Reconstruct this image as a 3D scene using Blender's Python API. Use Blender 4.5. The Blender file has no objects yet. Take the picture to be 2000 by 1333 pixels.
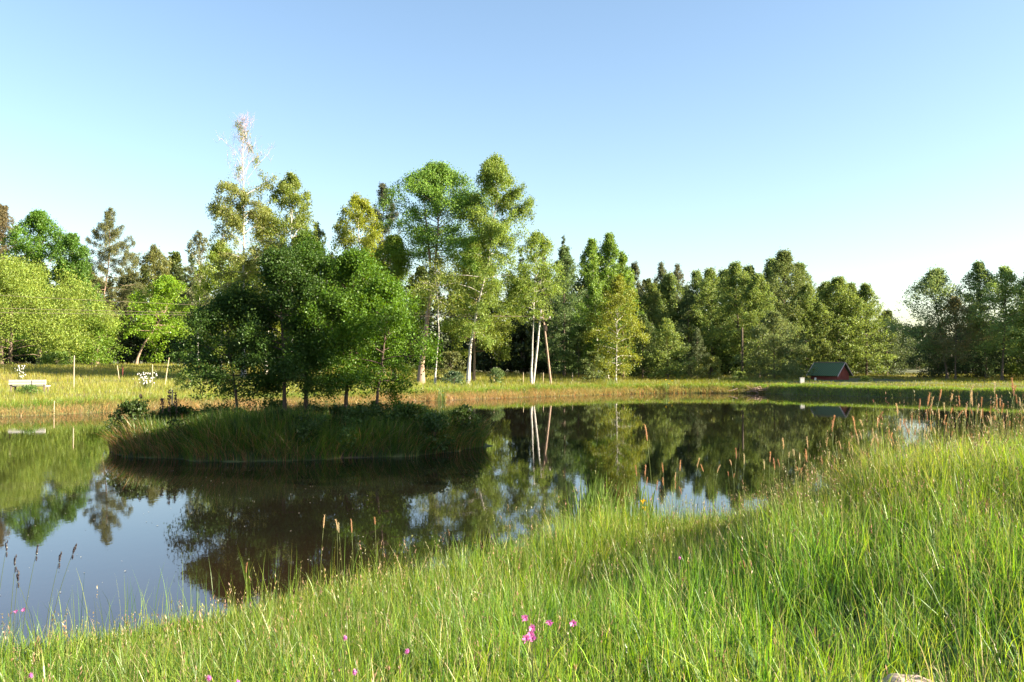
import bpy, math, random
import numpy as np
from math import radians as R

# ------------------------------------------------------------------ camera, sky, sun, exposure
sc = bpy.context.scene
F, YH, CAMZ = 1700.0, 705.0, 2.6          # focal length and horizon row in photo pixels, eye height over the water
cam = bpy.data.objects.new('camera', bpy.data.cameras.new('camera'))
sc.collection.objects.link(cam)
cam.data.sensor_width = 36.0
cam.data.lens = 36.0 * F / 2000.0
cam.data.clip_start, cam.data.clip_end = 0.05, 6000
cam.location = (0, 0, CAMZ)
cam.rotation_euler = (R(90) + math.atan((YH - 666.5) / F), 0, 0)
sc.camera = cam

SUN_AZ, SUN_EL = R(101), R(23)             # azimuth clockwise from +Y (the view direction)
w = bpy.data.worlds.new('World'); sc.world = w; w.use_nodes = True
nt = w.node_tree; bg = nt.nodes['Background']
sky = nt.nodes.new('ShaderNodeTexSky'); sky.sky_type = 'NISHITA'; sky.sun_disc = False
sky.sun_elevation = SUN_EL; sky.sun_rotation = SUN_AZ
sky.air_density = 1.15; sky.dust_density = 0.9; sky.ozone_density = 1.9; sky.altitude = 100
nt.links.new(sky.outputs[0], bg.inputs[0]); bg.inputs[1].default_value = 0.055
sl = bpy.data.lights.new('sun', 'SUN'); sl.energy = 5.0; sl.angle = R(0.5); sl.color = (1.0, 0.88, 0.68)
so = bpy.data.objects.new('sun', sl); sc.collection.objects.link(so)
so.rotation_euler = (R(90) - SUN_EL, 0, -SUN_AZ + math.pi)
so.location = (60, 0, 40)
sc.view_settings.view_transform = 'Standard'; sc.view_settings.look = 'None'
sc.view_settings.gamma = 1; sc.view_settings.exposure = 2.35
sc.cycles.max_bounces = 6; sc.cycles.diffuse_bounces = 3; sc.cycles.glossy_bounces = 3
sc.cycles.transmission_bounces = 3; sc.cycles.transparent_max_bounces = 4
sc.cycles.caustics_reflective = False; sc.cycles.caustics_refractive = False

# ------------------------------------------------------------------ helpers
rng = np.random.default_rng(7)
def link(o): sc.collection.objects.link(o); return o
def tag(o, label, cat, group=None, kind=None):
    o['label'] = label; o['category'] = cat
    if group: o['group'] = group
    if kind: o['kind'] = kind
    return o
def thing(name, loc, label, cat, group=None, rz=0.0):
    o = link(bpy.data.objects.new(name, None)); o.location = loc; o.rotation_euler = (0, 0, rz)
    o.empty_display_size = 0.2
    return tag(o, label, cat, group)
def np_mesh(name, v, tris=None, quads=None, col=None, smooth=False):
    me = bpy.data.meshes.new(name); v = np.asarray(v, np.float32)
    nt_ = 0 if tris is None else len(tris); nq = 0 if quads is None else len(quads)
    loops = []; starts = []
    if nt_: loops.append(np.asarray(tris, np.int32).ravel()); starts.append(np.arange(nt_, dtype=np.int32) * 3)
    if nq: loops.append(np.asarray(quads, np.int32).ravel()); starts.append(nt_ * 3 + np.arange(nq, dtype=np.int32) * 4)
    loops = np.concatenate(loops); starts = np.concatenate(starts)
    me.vertices.add(len(v)); me.vertices.foreach_set('co', v.ravel())
    me.loops.add(len(loops)); me.loops.foreach_set('vertex_index', loops)
    me.polygons.add(nt_ + nq); me.polygons.foreach_set('loop_start', starts)
    me.polygons.foreach_set('use_smooth', np.full(nt_ + nq, smooth))
    if col is not None:
        a = me.color_attributes.new('Col', 'FLOAT_COLOR', 'POINT')
        c4 = np.ones((len(v), 4), np.float32); c4[:, :3] = col; a.data.foreach_set('color', c4.ravel())
    me.update(calc_edges=True)
    return me
def obj(name, me, mat, parent=None, loc=(0, 0, 0)):
    if mat is not None:
        me.materials.clear()
        for m in (mat if isinstance(mat, (list, tuple)) else [mat]): me.materials.append(m)
    o = link(bpy.data.objects.new(name, me)); o.location = loc
    if parent: o.parent = parent
    return o
class MB:
    """collects tubes, boxes and blobs of one part"""
    def __init__(s): s.v = []; s.t = []; s.q = []; s.c = []; s.n = 0
    def add(s, v, tris=None, quads=None, col=None):
        v = np.asarray(v, float)
        if tris is not None and len(tris): s.t.append(np.asarray(tris) + s.n)
        if quads is not None and len(quads): s.q.append(np.asarray(quads) + s.n)
        s.v.append(v); s.n += len(v)
        s.c.append(np.ones((len(v), 3)) if col is None else np.broadcast_to(np.asarray(col, float), (len(v), 3)))
        return s
    def box(s, c, size, rot=None, col=None):
        h = np.array(size) / 2
        v = np.array([[x, y, z] for x in (-1, 1) for y in (-1, 1) for z in (-1, 1)]) * h
        if rot is not None: v = v @ np.asarray(rot).T
        return s.add(v + np.array(c), quads=[[0, 1, 3, 2], [4, 6, 7, 5], [0, 4, 5, 1], [2, 3, 7, 6], [0, 2, 6, 4], [1, 5, 7, 3]], col=col)
    def tube(s, pts, rad, n=6, col=None, cap=True):
        pts = np.asarray(pts, float); K = len(pts); rad = np.broadcast_to(np.asarray(rad, float), (K,))
        tg = np.gradient(pts, axis=0); tg /= np.linalg.norm(tg, axis=1)[:, None] + 1e-9
        ref = np.array([0.31, 0.95, 0.05]) if abs(tg[:, 2]).mean() > .6 else np.array([0, 0.05, 1.0])
        u = np.cross(tg, ref); u /= np.linalg.norm(u, axis=1)[:, None] + 1e-9
        b = np.cross(tg, u); a = np.arange(n) * 2 * math.pi / n
        v = pts[:, None] + rad[:, None, None] * (np.cos(a)[None, :, None] * u[:, None] + np.sin(a)[None, :, None] * b[:, None])
        i = np.arange(n); j = (i + 1) % n; k = np.arange(K - 1)[:, None] * n
        q = np.stack([k + i, k + j, k + n + j, k + n + i], -1).reshape(-1, 4)
        v = v.reshape(-1, 3); t = []
        if cap:
            v = np.vstack([v, pts[-1:]]); c = len(v) - 1; t = [[(K - 1) * n + x, (K - 1) * n + (x + 1) % n, c] for x in range(n)]
        return s.add(v, tris=t, quads=q, col=col)
    def blob(s, c, r, ns=8, nr=6, col=None, noise=0.0, rg=None):
        th = np.linspace(0, math.pi, nr + 1)[1:-1]; ph = np.arange(ns) * 2 * math.pi / ns
        d = np.array([[math.sin(t) * math.cos(p), math.sin(t) * math.sin(p), math.cos(t)] for t in th for p in ph] + [[0, 0, 1], [0, 0, -1]])
        if noise: d = d * (1 + (rg or rng).normal(0, noise, (len(d), 1)))
        q = [[r_ * ns + i, r_ * ns + (i + 1) % ns, (r_ + 1) * ns + (i + 1) % ns, (r_ + 1) * ns + i][::-1] for r_ in range(nr - 2) for i in range(ns)]
        m = len(d) - 2; L = (nr - 2) * ns
        t = [[m, i, (i + 1) % ns] for i in range(ns)] + [[m + 1, L + (i + 1) % ns, L + i] for i in range(ns)]
        return s.add(d * np.asarray(r, float) + np.asarray(c, float), tris=t, quads=q, col=col)
    def mesh(s, name, smooth=False):
        return np_mesh(name, np.vstack(s.v), np.vstack(s.t) if s.t else None, np.vstack(s.q) if s.q else None, np.vstack(s.c), smooth)
    def build(s, name, mat, parent=None, loc=(0, 0, 0), smooth=False):
        return obj(name, s.mesh(name, smooth), mat, parent, loc)
def ss(a, b, x):
    t = np.clip((np.asarray(x, float) - a) / (b - a), 0, 1); return t * t * (3 - 2 * t)

# ------------------------------------------------------------------ materials
def new_mat(name):
    m = bpy.data.materials.new(name); m.use_nodes = True; n = m.node_tree.nodes; n.clear()
    return m, n, m.node_tree.links, n.new('ShaderNodeOutputMaterial')
def leaf_mat(name, trans=0.4, gloss=0.06, rough=0.45):
    m, n, l, out = new_mat(name)
    at = n.new('ShaderNodeAttribute'); at.attribute_name = 'Col'
    oi = n.new('ShaderNodeObjectInfo')
    mul = n.new('ShaderNodeMix'); mul.data_type = 'RGBA'; mul.blend_type = 'MULTIPLY'; mul.inputs[0].default_value = 1
    l.new(at.outputs['Color'], mul.inputs[6]); l.new(oi.outputs['Color'], mul.inputs[7])
    d = n.new('ShaderNodeBsdfDiffuse'); t = n.new('ShaderNodeBsdfTranslucent'); g = n.new('ShaderNodeBsdfGlossy')
    g.inputs['Roughness'].default_value = rough; g.inputs['Color'].default_value = (.8, .85, .8, 1)
    hs = n.new('ShaderNodeHueSaturation'); hs.inputs['Hue'].default_value = 0.49; hs.inputs['Saturation'].default_value = 1.1; hs.inputs['Value'].default_value = 1.3
    l.new(mul.outputs[2], d.inputs[0]); l.new(mul.outputs[2], hs.inputs['Color']); l.new(hs.outputs[0], t.inputs[0])
    a = n.new('ShaderNodeMixShader'); a.inputs[0].default_value = trans; l.new(d.outputs[0], a.inputs[1]); l.new(t.outputs[0], a.inputs[2])
    b = n.new('ShaderNodeMixShader'); b.inputs[0].default_value = gloss; l.new(a.outputs[0], b.inputs[1]); l.new(g.outputs[0], b.inputs[2])
    l.new(b.outputs[0], out.inputs[0])
    return m
def rough_mat(name, c1, c2, scale=8.0, rough=0.85, stretch=(1, 1, 1), bump=0.3, marks=None, usecol=False):
    m, n, l, out = new_mat(name)
    p = n.new('ShaderNodeBsdfPrincipled'); p.inputs['Roughness'].default_value = rough
    tc = n.new('ShaderNodeTexCoord'); mp = n.new('ShaderNodeMapping'); mp.inputs['Scale'].default_value = stretch
    l.new(tc.outputs['Object'], mp.inputs[0])
    no = n.new('ShaderNodeTexNoise'); no.inputs['Scale'].default_value = scale; no.inputs['Detail'].default_value = 6
    l.new(mp.outputs[0], no.inputs['Vector'])
    cr = n.new('ShaderNodeValToRGB'); cr.color_ramp.elements[0].position = .35; cr.color_ramp.elements[1].position = .65
    cr.color_ramp.elements[0].color = (*c1, 1); cr.color_ramp.elements[1].color = (*c2, 1)
    l.new(no.outputs[0], cr.inputs[0]); last = cr.outputs[0]
    if marks:
        n2 = n.new('ShaderNodeTexNoise'); n2.inputs['Scale'].default_value = marks[1]; n2.inputs['Detail'].default_value = 3
        mp2 = n.new('ShaderNodeMapping'); mp2.inputs['Scale'].default_value = marks[2]; l.new(tc.outputs['Object'], mp2.inputs[0]); l.new(mp2.outputs[0], n2.inputs['Vector'])
        r2 = n.new('ShaderNodeValToRGB'); r2.color_ramp.elements[0].position = marks[3]; r2.color_ramp.elements[1].position = marks[3] + .06
        l.new(n2.outputs[0], r2.inputs[0])
        mx = n.new('ShaderNodeMix'); mx.data_type = 'RGBA'; l.new(r2.outputs[0], mx.inputs[0]); l.new(last, mx.inputs[6]); mx.inputs[7].default_value = (*marks[0], 1)
        last = mx.outputs[2]
    if usecol:
        at = n.new('ShaderNodeAttribute'); at.attribute_name = 'Col'
        mx = n.new('ShaderNodeMix'); mx.data_type = 'RGBA'; mx.blend_type = 'MULTIPLY'; mx.inputs[0].default_value = 1
        l.new(last, mx.inputs[6]); l.new(at.outputs['Color'], mx.inputs[7]); last = mx.outputs[2]
    l.new(last, p.inputs['Base Color'])
    if bump:
        bp = n.new('ShaderNodeBump'); bp.inputs['Strength'].default_value = bump; bp.inputs['Distance'].default_value = .03
        l.new(no.outputs[0], bp.inputs['Height']); l.new(bp.outputs[0], p.inputs['Normal'])
    l.new(p.outputs[0], out.inputs[0])
    return m
M_LEAF = leaf_mat('leaf', .42, .02)
M_NEEDLE = leaf_mat('needles', .3, .02)
M_GRASS = leaf_mat('grass_blades', .45, .03, .4)
M_BIRCH = rough_mat('birch_bark', (.34, .31, .27), (.5, .46, .41), 5, .7, (1, 1, 1), .2, ((.05, .045, .04), 3.0, (1.2, 1.2, 3.5), .60))
M_BARK = rough_mat('brown_bark', (.07, .05, .035), (.16, .115, .08), 9, .9, (3, 3, .6), .8)
M_PINK = rough_mat('pinkish_bark', (.2, .13, .09), (.36, .25, .18), 7, .9, (3, 3, .6), .6)
M_TWIG = rough_mat('lilac_twigs', (.26, .18, .19), (.38, .28, .29), 4, .8, (1, 1, 1), 0)
M_OAKBARK = rough_mat('oak_bark', (.05, .033, .025), (.13, .085, .06), 14, .9, (3, 3, .5), .8)
M_GROUND = rough_mat('turf', (.045, .06, .016), (.12, .12, .035), .9, .95, (1, 1, 1), .5, ((.10, .075, .04), .35, (1, 1, 1), .58))
M_WOODW = rough_mat('white_paint', (.5, .47, .42), (.66, .63, .58), 12, .6, (1, 6, 6), .2, ((.3, .26, .2), 9, (.6, 4, 4), .66))
M_WOODG = rough_mat('grey_wood', (.16, .12, .09), (.3, .24, .18), 10, .9, (6, 6, .7), .5)
M_STAKE = rough_mat('stake_wood', (.32, .24, .15), (.5, .4, .27), 10, .9, (6, 6, .7), .5)
M_RED = rough_mat('red_boards', (.21, .042, .032), (.31, .075, .055), 6, .7, (8, 8, .5), .4)
M_TRIM = rough_mat('pink_trim', (.55, .38, .36), (.7, .52, .5), 8, .7)
M_PLAIN = rough_mat('plain', (.85, .85, .85), (1, 1, 1), 40, .6, (1, 1, 1), .1, None, True)
M_STONE = rough_mat('stone', (.25, .17, .14), (.45, .34, .29), 14, .9, (1, 1, 1), .8)

def water_mat():
    m, n, l, out = new_mat('pond_water')
    geo = n.new('ShaderNodeNewGeometry')
    def noise(scale, st, det):
        mp = n.new('ShaderNodeMapping'); mp.inputs['Scale'].default_value = st; l.new(geo.outputs['Position'], mp.inputs[0])
        t = n.new('ShaderNodeTexNoise'); t.inputs['Scale'].default_value = scale; t.inputs['Detail'].default_value = det
        l.new(mp.outputs[0], t.inputs['Vector']); return t.outputs[0]
    a = noise(5.0, (1.2, .7, 1), 2); b = noise(.5, (1, .6, 1), 2)
    mul = n.new('ShaderNodeMath'); mul.operation = 'MULTIPLY'
    r = n.new('ShaderNodeMapRange'); r.inputs[1].default_value = .4; r.inputs[2].default_value = .65; r.inputs[3].default_value = .35; r.inputs[4].default_value = 1
    l.new(b, r.inputs[0]); l.new(a, mul.inputs[0]); l.new(r.outputs[0], mul.inputs[1])
    bp = n.new('ShaderNodeBump'); bp.inputs['Strength'].default_value = .04; bp.inputs['Distance'].default_value = .02; l.new(mul.outputs[0], bp.inputs['Height'])
    fr = n.new('ShaderNodeFresnel'); fr.inputs['IOR'].default_value = 1.7; l.new(bp.outputs[0], fr.inputs['Normal'])
    g = n.new('ShaderNodeBsdfGlossy'); g.inputs['Roughness'].default_value = .025; g.inputs['Color'].default_value = (.95, .95, 1, 1); l.new(bp.outputs[0], g.inputs['Normal'])
    d = n.new('ShaderNodeBsdfDiffuse')
    c = noise(.35, (1, 1, 1), 4); cr = n.new('ShaderNodeValToRGB')
    sx = n.new('ShaderNodeSeparateXYZ'); l.new(geo.outputs['Position'], sx.inputs[0])
    dp = n.new('ShaderNodeMapRange'); dp.inputs[1].default_value = 9.5; dp.inputs[2].default_value = 13.5; l.new(sx.outputs['Y'], dp.inputs[0])
    cr.color_ramp.elements[0].color = (.014, .0085, .0042, 1); cr.color_ramp.elements[1].color = (.026, .016, .008, 1); l.new(c, cr.inputs[0])
    dm = n.new('ShaderNodeMix'); dm.data_type = 'RGBA'; l.new(dp.outputs[0], dm.inputs[0]); l.new(cr.outputs[0], dm.inputs[6]); dm.inputs[7].default_value = (.009, .0075, .0048, 1); l.new(dm.outputs[2], d.inputs[0])
    mx = n.new('ShaderNodeMixShader'); l.new(fr.outputs[0], mx.inputs[0]); l.new(d.outputs[0], mx.inputs[1]); l.new(g.outputs[0], mx.inputs[2])
    l.new(mx.outputs[0], out.inputs[0]); return m

# ------------------------------------------------------------------ terrain with the pond and its island
NEAR = [(-48, 12), (-30, 7.5), (-18, 5.4), (-9, 6.1), (-5, 7.1), (-2.9, 8.4), (0, 10.5), (1.3, 12.6), (3.8, 13.6), (7, 15.2), (11, 17.8), (16, 21.5), (22, 27), (30, 37), (36, 46)]
FARS = [(36, 54), (33, 57.5), (27, 62), (22.4, 66.5), (21.2, 67.5), (19.4, 70), (10.3, 70), (1.5, 63), (-5.3, 56.7), (-16.8, 47.5), (-20.6, 44), (-23.6, 40.6), (-32, 36), (-44, 31), (-52, 22)]
def chaikin(p, it=2):
    p = np.array(p, float)
    for _ in range(it):
        q = np.roll(p, -1, 0); p = np.stack([.75 * p + .25 * q, .25 * p + .75 * q], 1).reshape(-1, 2)
    return p
POND = chaikin(NEAR + FARS)
def seg_dist(x, y, A, B):
    d = np.full(len(x), 1e9)
    for (ax, ay), (bx, by) in zip(A, B):
        ex, ey = bx - ax, by - ay; t = np.clip(((x - ax) * ex + (y - ay) * ey) / (ex * ex + ey * ey + 1e-12), 0, 1)
        d = np.minimum(d, (x - ax - t * ex) ** 2 + (y - ay - t * ey) ** 2)
    return np.sqrt(d)
def pond_dist(x, y):
    """distance to the shore, positive on land"""
    A = POND; B = np.roll(POND, -1, 0); d = seg_dist(x, y, A, B); ins = np.zeros(len(x), bool)
    for (ax, ay), (bx, by) in zip(A, B):
        if ay != by: ins ^= ((ay > y) != (by > y)) & (x < (bx - ax) * (y - ay) / (by - ay) + ax)
    return np.where(ins, -d, d)
NA = np.array(NEAR, float); FA = np.array(FARS, float)
def near_weight(x, y):
    dn = seg_dist(x, y, NA[:-1], NA[1:]); df = seg_dist(x, y, FA[:-1], FA[1:])
    return ss(-6, 6, df - dn)
ICX, ICY, IA, IB = -6.5, 26.3, 5.25, 3.55
def isl_dist(x, y):
    a = np.arctan2((y - ICY) / IB, (x - ICX) / IA)
    k = 1 + .05 * np.sin(3 * a + 1) + .04 * np.sin(7 * a + .4) + .025 * np.sin(13 * a) + .015 * np.sin(29 * a)
    return (k - np.sqrt(((x - ICX) / IA) ** 2 + ((y - ICY) / IB) ** 2)) * IB
def lumps(x, y):
    return .05 * np.sin(x * .9 + 1.3 * np.sin(y * .5)) * np.sin(y * .8 + .7) + .03 * np.sin(x * 2.3 + 1.1 * y) + .02 * np.sin(3.1 * y - 2.2 * x)
def ground_d(x, y):
    x = np.atleast_1d(np.asarray(x, float)); y = np.atleast_1d(np.asarray(y, float))
    d = pond_dist(x, y); nw = near_weight(x, y)
    rb = ss(19, 22, x); zf = -.95 * ss(.1, -2.6, d) + (.42 + .18 * rb) * ss(-.1, .55 - .15 * rb, d) + .28 * ss(.5, 6, d) + ss(8, 60, d) * (.1 + 1.15 * ss(6, -22, x)) + ss(200, 900, d) * 3
    zn = -.95 * ss(.1, -3.0, d) + .12 * ss(-.1, .5, d) + .90 * ss(.2, 7.5 - 2.6 * ss(0, 5, x), d) + .4 * ss(1.5, 7, x) * ss(.3, 4, d)
    z = zf * (1 - nw) + zn * nw
    i = isl_dist(x, y); z = np.maximum(z, np.where(i > -1.5, -.5 + .5 * ss(-1.5, 0, i) + .28 * ss(-.05, .3, i) + .28 * ss(.3, 2.6, i), -9))
    return z + lumps(x, y) * ss(0, 1.5, np.maximum(d, i)), d
def gz(x, y): return float(ground_d([x], [y])[0][0])
def geom(a, b, s0, k):
    r = []; s = s0; v = a
    while abs(v) < abs(b):
        s *= k; v += s * (1 if b > a else -1); r.append(v)
    return r
gx = np.array(sorted(geom(-46, -2200, .5, 1.3) + list(np.arange(-46, 46.01, .25)) + geom(46, 2200, .5, 1.3)))
gy = np.array(sorted(geom(-7, -500, .5, 1.3) + list(np.arange(-7, 82.01, .25)) + geom(82, 3500, .5, 1.25)))
GX, GY = np.meshgrid(gx, gy); GZ, _ = ground_d(GX.ravel(), GY.ravel())
nx, ny = len(gx), len(gy); ii = (np.arange(ny - 1)[:, None] * nx + np.arange(nx - 1)).ravel()
gm = np_mesh('ground', np.stack([GX.ravel(), GY.ravel(), GZ], 1), quads=np.stack([ii, ii + 1, ii + nx + 1, ii + nx], 1), smooth=True)
tag(obj('ground', gm, M_GROUND), 'grassy meadow ground with the pond basin and bank around the water', 'ground', kind='structure')
wp = np.array(POND); c = wp.mean(0); wv = np.vstack([np.c_[c + (wp - c) * 1.06, np.zeros(len(wp))]])
me = bpy.data.meshes.new('water'); me.from_pydata([tuple(p) for p in wv], [], [list(range(len(wv)))]); me.update()
tag(obj('water', me, water_mat()), 'still brown pond water mirroring the trees and blue sky', 'water', kind='structure')

# ------------------------------------------------------------------ foliage generators
def leaf_quads(anc, n, s, sig, rg, ratio=.62, flat=0.5, hang=0.0, drop=0.0, wts=None):
    k = rg.choice(len(anc), n, p=None if wts is None else wts / wts.sum()); c = anc[k] + rg.normal(0, 1, (n, 3)) * sig
    if drop: c[:, 2] -= np.abs(rg.normal(0, drop, n))
    nrm = rg.normal(0, 1, (n, 3)); nrm[:, 2] = nrm[:, 2] * (1 - flat) + flat * 1.3
    nrm /= np.linalg.norm(nrm, axis=1)[:, None]
    a = rg.normal(0, 1, (n, 3)); a[:, 2] -= hang * 2.5
    a -= nrm * (a * nrm).sum(1)[:, None]; a /= np.linalg.norm(a, axis=1)[:, None] + 1e-9
    b = np.cross(nrm, a); sz = s * rg.uniform(.65, 1.3, (n, 1))
    v = np.stack([c - a * sz * .5, c + b * sz * .5 * ratio + nrm * sz * .08, c + a * sz * .5, c - b * sz * .5 * ratio + nrm * sz * .08], 1).reshape(-1, 3)
    return v, k
KINDS = dict(
    birch=dict(prof=[(0, .6), (.3, 1), (.6, .88), (.85, .5), (1, .06)], nprim=58, e=(15, 72), droop=.38, tw=6, tl=(.22, .4), twd=.55, sig=.15, hang=.8, spire=.12, flat=.2, dens=3.4, trunk=.0085, drop=.35),
    broad=dict(prof=[(0, .7), (.25, 1), (.6, .95), (.85, .6), (1, .1)], nprim=56, e=(0, 78), droop=.12, tw=8, tl=(.28, .45), twd=.1, sig=.19, hang=.2, flat=.5, spire=.16, dens=5.5, trunk=.016, drop=0),
    aspen=dict(prof=[(0, .7), (.3, 1), (.6, .8), (.85, .42), (1, .04)], nprim=54, e=(8, 70), droop=.1, tw=7, tl=(.24, .4), twd=.1, sig=.16, hang=.5, spire=.22, flat=.35, dens=5.2, trunk=.011, drop=0),
    alder=dict(prof=[(0, .85), (.3, 1), (.6, .76), (.85, .36), (1, .03)], nprim=66, e=(-5, 68), droop=.06, tw=8, tl=(.25, .42), twd=.05, sig=.15, hang=.2, flat=.65, spire=.2, dens=5.0, trunk=.012, drop=0, f0=.12),
    pine=dict(prof=[(0, .8), (.25, 1), (.55, .72), (.8, .38), (1, .04)], nprim=52, e=(-10, 55), droop=.0, tw=8, tl=(.2, .35), twd=-.1, sig=.13, hang=.1, spire=.14, flat=.7, dens=5.2, trunk=.012, drop=0, f0=.12),
    oak=dict(prof=[(0, .8), (.25, 1), (.55, .9), (.82, .58), (1, .14)], nprim=26, e=(-6, 72), droop=.1, tw=9, tl=(.3, .5), twd=.08, sig=.17, hang=.15, flat=.6, dens=5.2, trunk=.016, drop=0),
    larch=dict(prof=[(0, .8), (.2, 1), (.45, .85), (.7, .55), (.9, .2), (1, .03)], nprim=62, e=(-12, 32), droop=-.14, tw=8, tl=(.12, .24), twd=.2, sig=.1, hang=.5, flat=.5, dens=5.5, trunk=.011, drop=.25, f0=.06),
    spruce=dict(prof=[(0, 1), (.35, .72), (.7, .36), (.9, .13), (1, .02)], nprim=60, e=(-20, 25), droop=.02, tw=7, tl=(.15, .3), twd=.25, sig=.09, hang=.5, flat=.5, dens=6.0, trunk=.012, drop=.1, f0=.08),
    willow=dict(prof=[(0, .8), (.25, 1), (.5, .95), (.75, .75), (.92, .5), (1, .25)], nprim=60, e=(5, 80), droop=.2, tw=9, tl=(.22, .38), twd=.3, sig=.22, hang=.6, flat=.3, dens=7.5, trunk=.02, drop=.25),
    bush=dict(prof=[(0, .75), (.3, 1), (.65, .85), (1, .35)], nprim=26, e=(10, 80), droop=.12, tw=6, tl=(.3, .45), twd=.1, sig=.1, hang=.3, flat=.4, dens=5.5, trunk=.012, drop=0))
def gen_tree(kind, H, W, seed, cb=.25, lean=(0, 0), ctr=(0, 0), leaf=.16, dens=1.0, twigs_solid=False, spread=1.0, bare_top=0.0, fork=0.0, lobes=.22, wig=.012, depth=1.0):
    """trunk tubes and leaf quads of one tree, base at the origin; ctr shifts the crown off the base"""
    P = KINDS[kind]; rg = np.random.default_rng(seed); tb = MB(); tws = MB()
    K = 12; t = np.linspace(0, 1, K)
    wob = np.cumsum(rg.normal(0, wig * H / K * 3.0, (K, 2)), 0); wob -= wob[0]
    def tp(u):
        x = np.interp(u, t, wob[:, 0]) + lean[0] * u ** 1.1 + ctr[0] * ss(0, .8, u); y = np.interp(u, t, wob[:, 1]) + lean[1] * u + ctr[1] * ss(0, .8, u)
        return np.array([x, y, u * H])
    r0 = H * P['trunk']
    tb.tube([tp(u) for u in t], r0 * (1.1 - 1.04 * t ** .6) * np.where(t == 0, 1.35, 1), 8)
    if fork:
        f0 = tp(fork); n_ = 7; f = [f0 + np.array([(.04 if bare_top else .10) * W * s_ ** 1.3 * rg.choice([-1.0]), .03 * W * s_, (H * .93 - f0[2]) * s_]) for s_ in np.linspace(0, 1, n_)]
        tb.tube(f, r0 * (1 - fork) * np.linspace(.9, .1, n_), 7)
    pu, pv = zip(*P['prof']); anc = []; wts = []; npr = P['nprim']
    ph0 = rg.uniform(0, 6.28, 4)
    for i in range(npr):
        u = (i + rg.uniform(0, 1)) / npr; hh = cb + (1 - cb) * u ** .92 * .985; p0 = tp(hh)
        az = i * 2.39996 + rg.normal(0, .35)
        lob = 1 + lobes * math.sin(2 * az + 7 * u + ph0[0]) + lobes * .7 * math.sin(3 * az - 11 * u + ph0[1])
        L = max(.12, W / 2 * np.interp(u, pu, pv) * rg.uniform(*((.88, 1.08) if kind == 'willow' else (.55, 1.2))) * lob * spread)
        el = R(np.interp(u, [0, 1], P['e']) + rg.normal(0, 9)); L *= 1.12 / max(.4, math.cos(el)) ** .7
        isb = bool(bare_top) and hh > 1 - bare_top
        if isb: el = R(rg.uniform(58, 80)); L *= .7
        if u > .35 and rg.uniform() < P.get('spire', 0): el = R(rg.uniform(66, 84)); L = H * (1 - cb) * rg.uniform(.12, .26)
        if el > 0: L = min(L, (H * 1.02 - p0[2]) / math.sin(el) * rg.uniform(.75, 1.1) + .1)
        d = np.array([math.cos(az) * math.cos(el), math.sin(az) * math.cos(el) * depth, math.sin(el)])
        s_ = np.linspace(0, 1, 6)[:, None]
        br = p0 + d * L * s_ + np.array([0, 0, -1.0]) * P['droop'] * L * s_ ** 2 + np.cumsum(rg.normal(0, .022 * L, (6, 3)), 0) * (s_ > 0)
        br[:, 2] = np.minimum(br[:, 2], H * (1.0 + .01 * rg.normal()))
        lm = W / 2 * np.maximum(np.interp(np.clip((br[:, 2] / H - cb) / (1 - cb), 0, 1), pu, pv) * 1.1, .1)
        off = br[:, :2] - p0[:2]; br[:, :2] = p0[:2] + off * np.minimum(1, lm / (np.linalg.norm(off, axis=1) + 1e-6))[:, None]
        tb.tube(br, np.linspace((r0 * .24 * (1 - hh) ** .7 + .010) * (.5 if isb else 1), .004, 6), 5, cap=False)
        bare = bare_top and hh > 1 - bare_top
        for k in range(P['tw']):
            f0 = P.get('f0', .25); f = f0 + (1 - f0) * (k + rg.uniform(0, 1)) / P['tw']; q = p0 + 0 * d; q = np.array([np.interp(f * 5, np.arange(6), br[:, j]) for j in range(3)])
            side = (-1) ** k * rg.uniform(.5, 1.25); ca, sa = math.cos(side), math.sin(side)
            td = np.array([d[0] * ca - d[1] * sa, d[0] * sa + d[1] * ca, d[2] * .6 + rg.normal(0, .45)])
            tl = L * rg.uniform(*P['tl']) * (1.25 - .5 * f) + .12
            e_ = np.linspace(.15, 1, 5)[:, None]
            tw = q + td * tl * e_ + np.array([0, 0, -1.0]) * P['twd'] * tl * e_ ** 2
            tw[:, 2] = np.minimum(tw[:, 2], H * 1.01)
            if twigs_solid: tws.tube(np.vstack([q, tw]), np.linspace(.014, .004, 6), 3, cap=False)
            if bare:
                for _ in range(3):
                    q2 = tw[rg.integers(0, 5)]; e2 = q2 + np.array([rg.normal(0, .25), rg.normal(0, .25), rg.uniform(.1, .7)]) * (.5 + .1 * W); tws.tube([q2, (q2 + e2) / 2 + rg.normal(0, .05, 3), e2], [.006, .005, .004], 3, cap=False)
                if rg.uniform() > .05: continue
            anc.append(tw); wts.append(np.full(5, L))
        if not bare: anc.append(br[2:]); wts.append(np.full(4, L))
    if not bare_top: anc.append(np.array([tp(u) for u in np.linspace(.93, .995, 4)])); wts.append(np.full(4, W * .08))
    anc = np.vstack(anc); wts = np.concatenate(wts) + .05 * W; wts = wts[anc[:, 2] > .12]; anc = anc[anc[:, 2] > .12]
    ax = np.array([tp(u)[:2] for u in np.clip(anc[:, 2] / H, 0, 1)]); rr = np.linalg.norm(anc[:, :2] - ax, axis=1)
    uu = np.clip((anc[:, 2] / H - cb) / (1 - cb + 1e-6), 0, 1); lim = W / 2 * np.maximum(np.interp(uu, pu, pv) * 1.25, .12)
    anc[:, :2] = ax + (anc[:, :2] - ax) * np.minimum(1, lim / (rr + 1e-6))[:, None]
    n = int(2.1 * dens * P['dens'] * (1 - cb) * H * W / leaf ** 2); n = min(n, 80000)
    sc_ = max(.35, W / 6)
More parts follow.
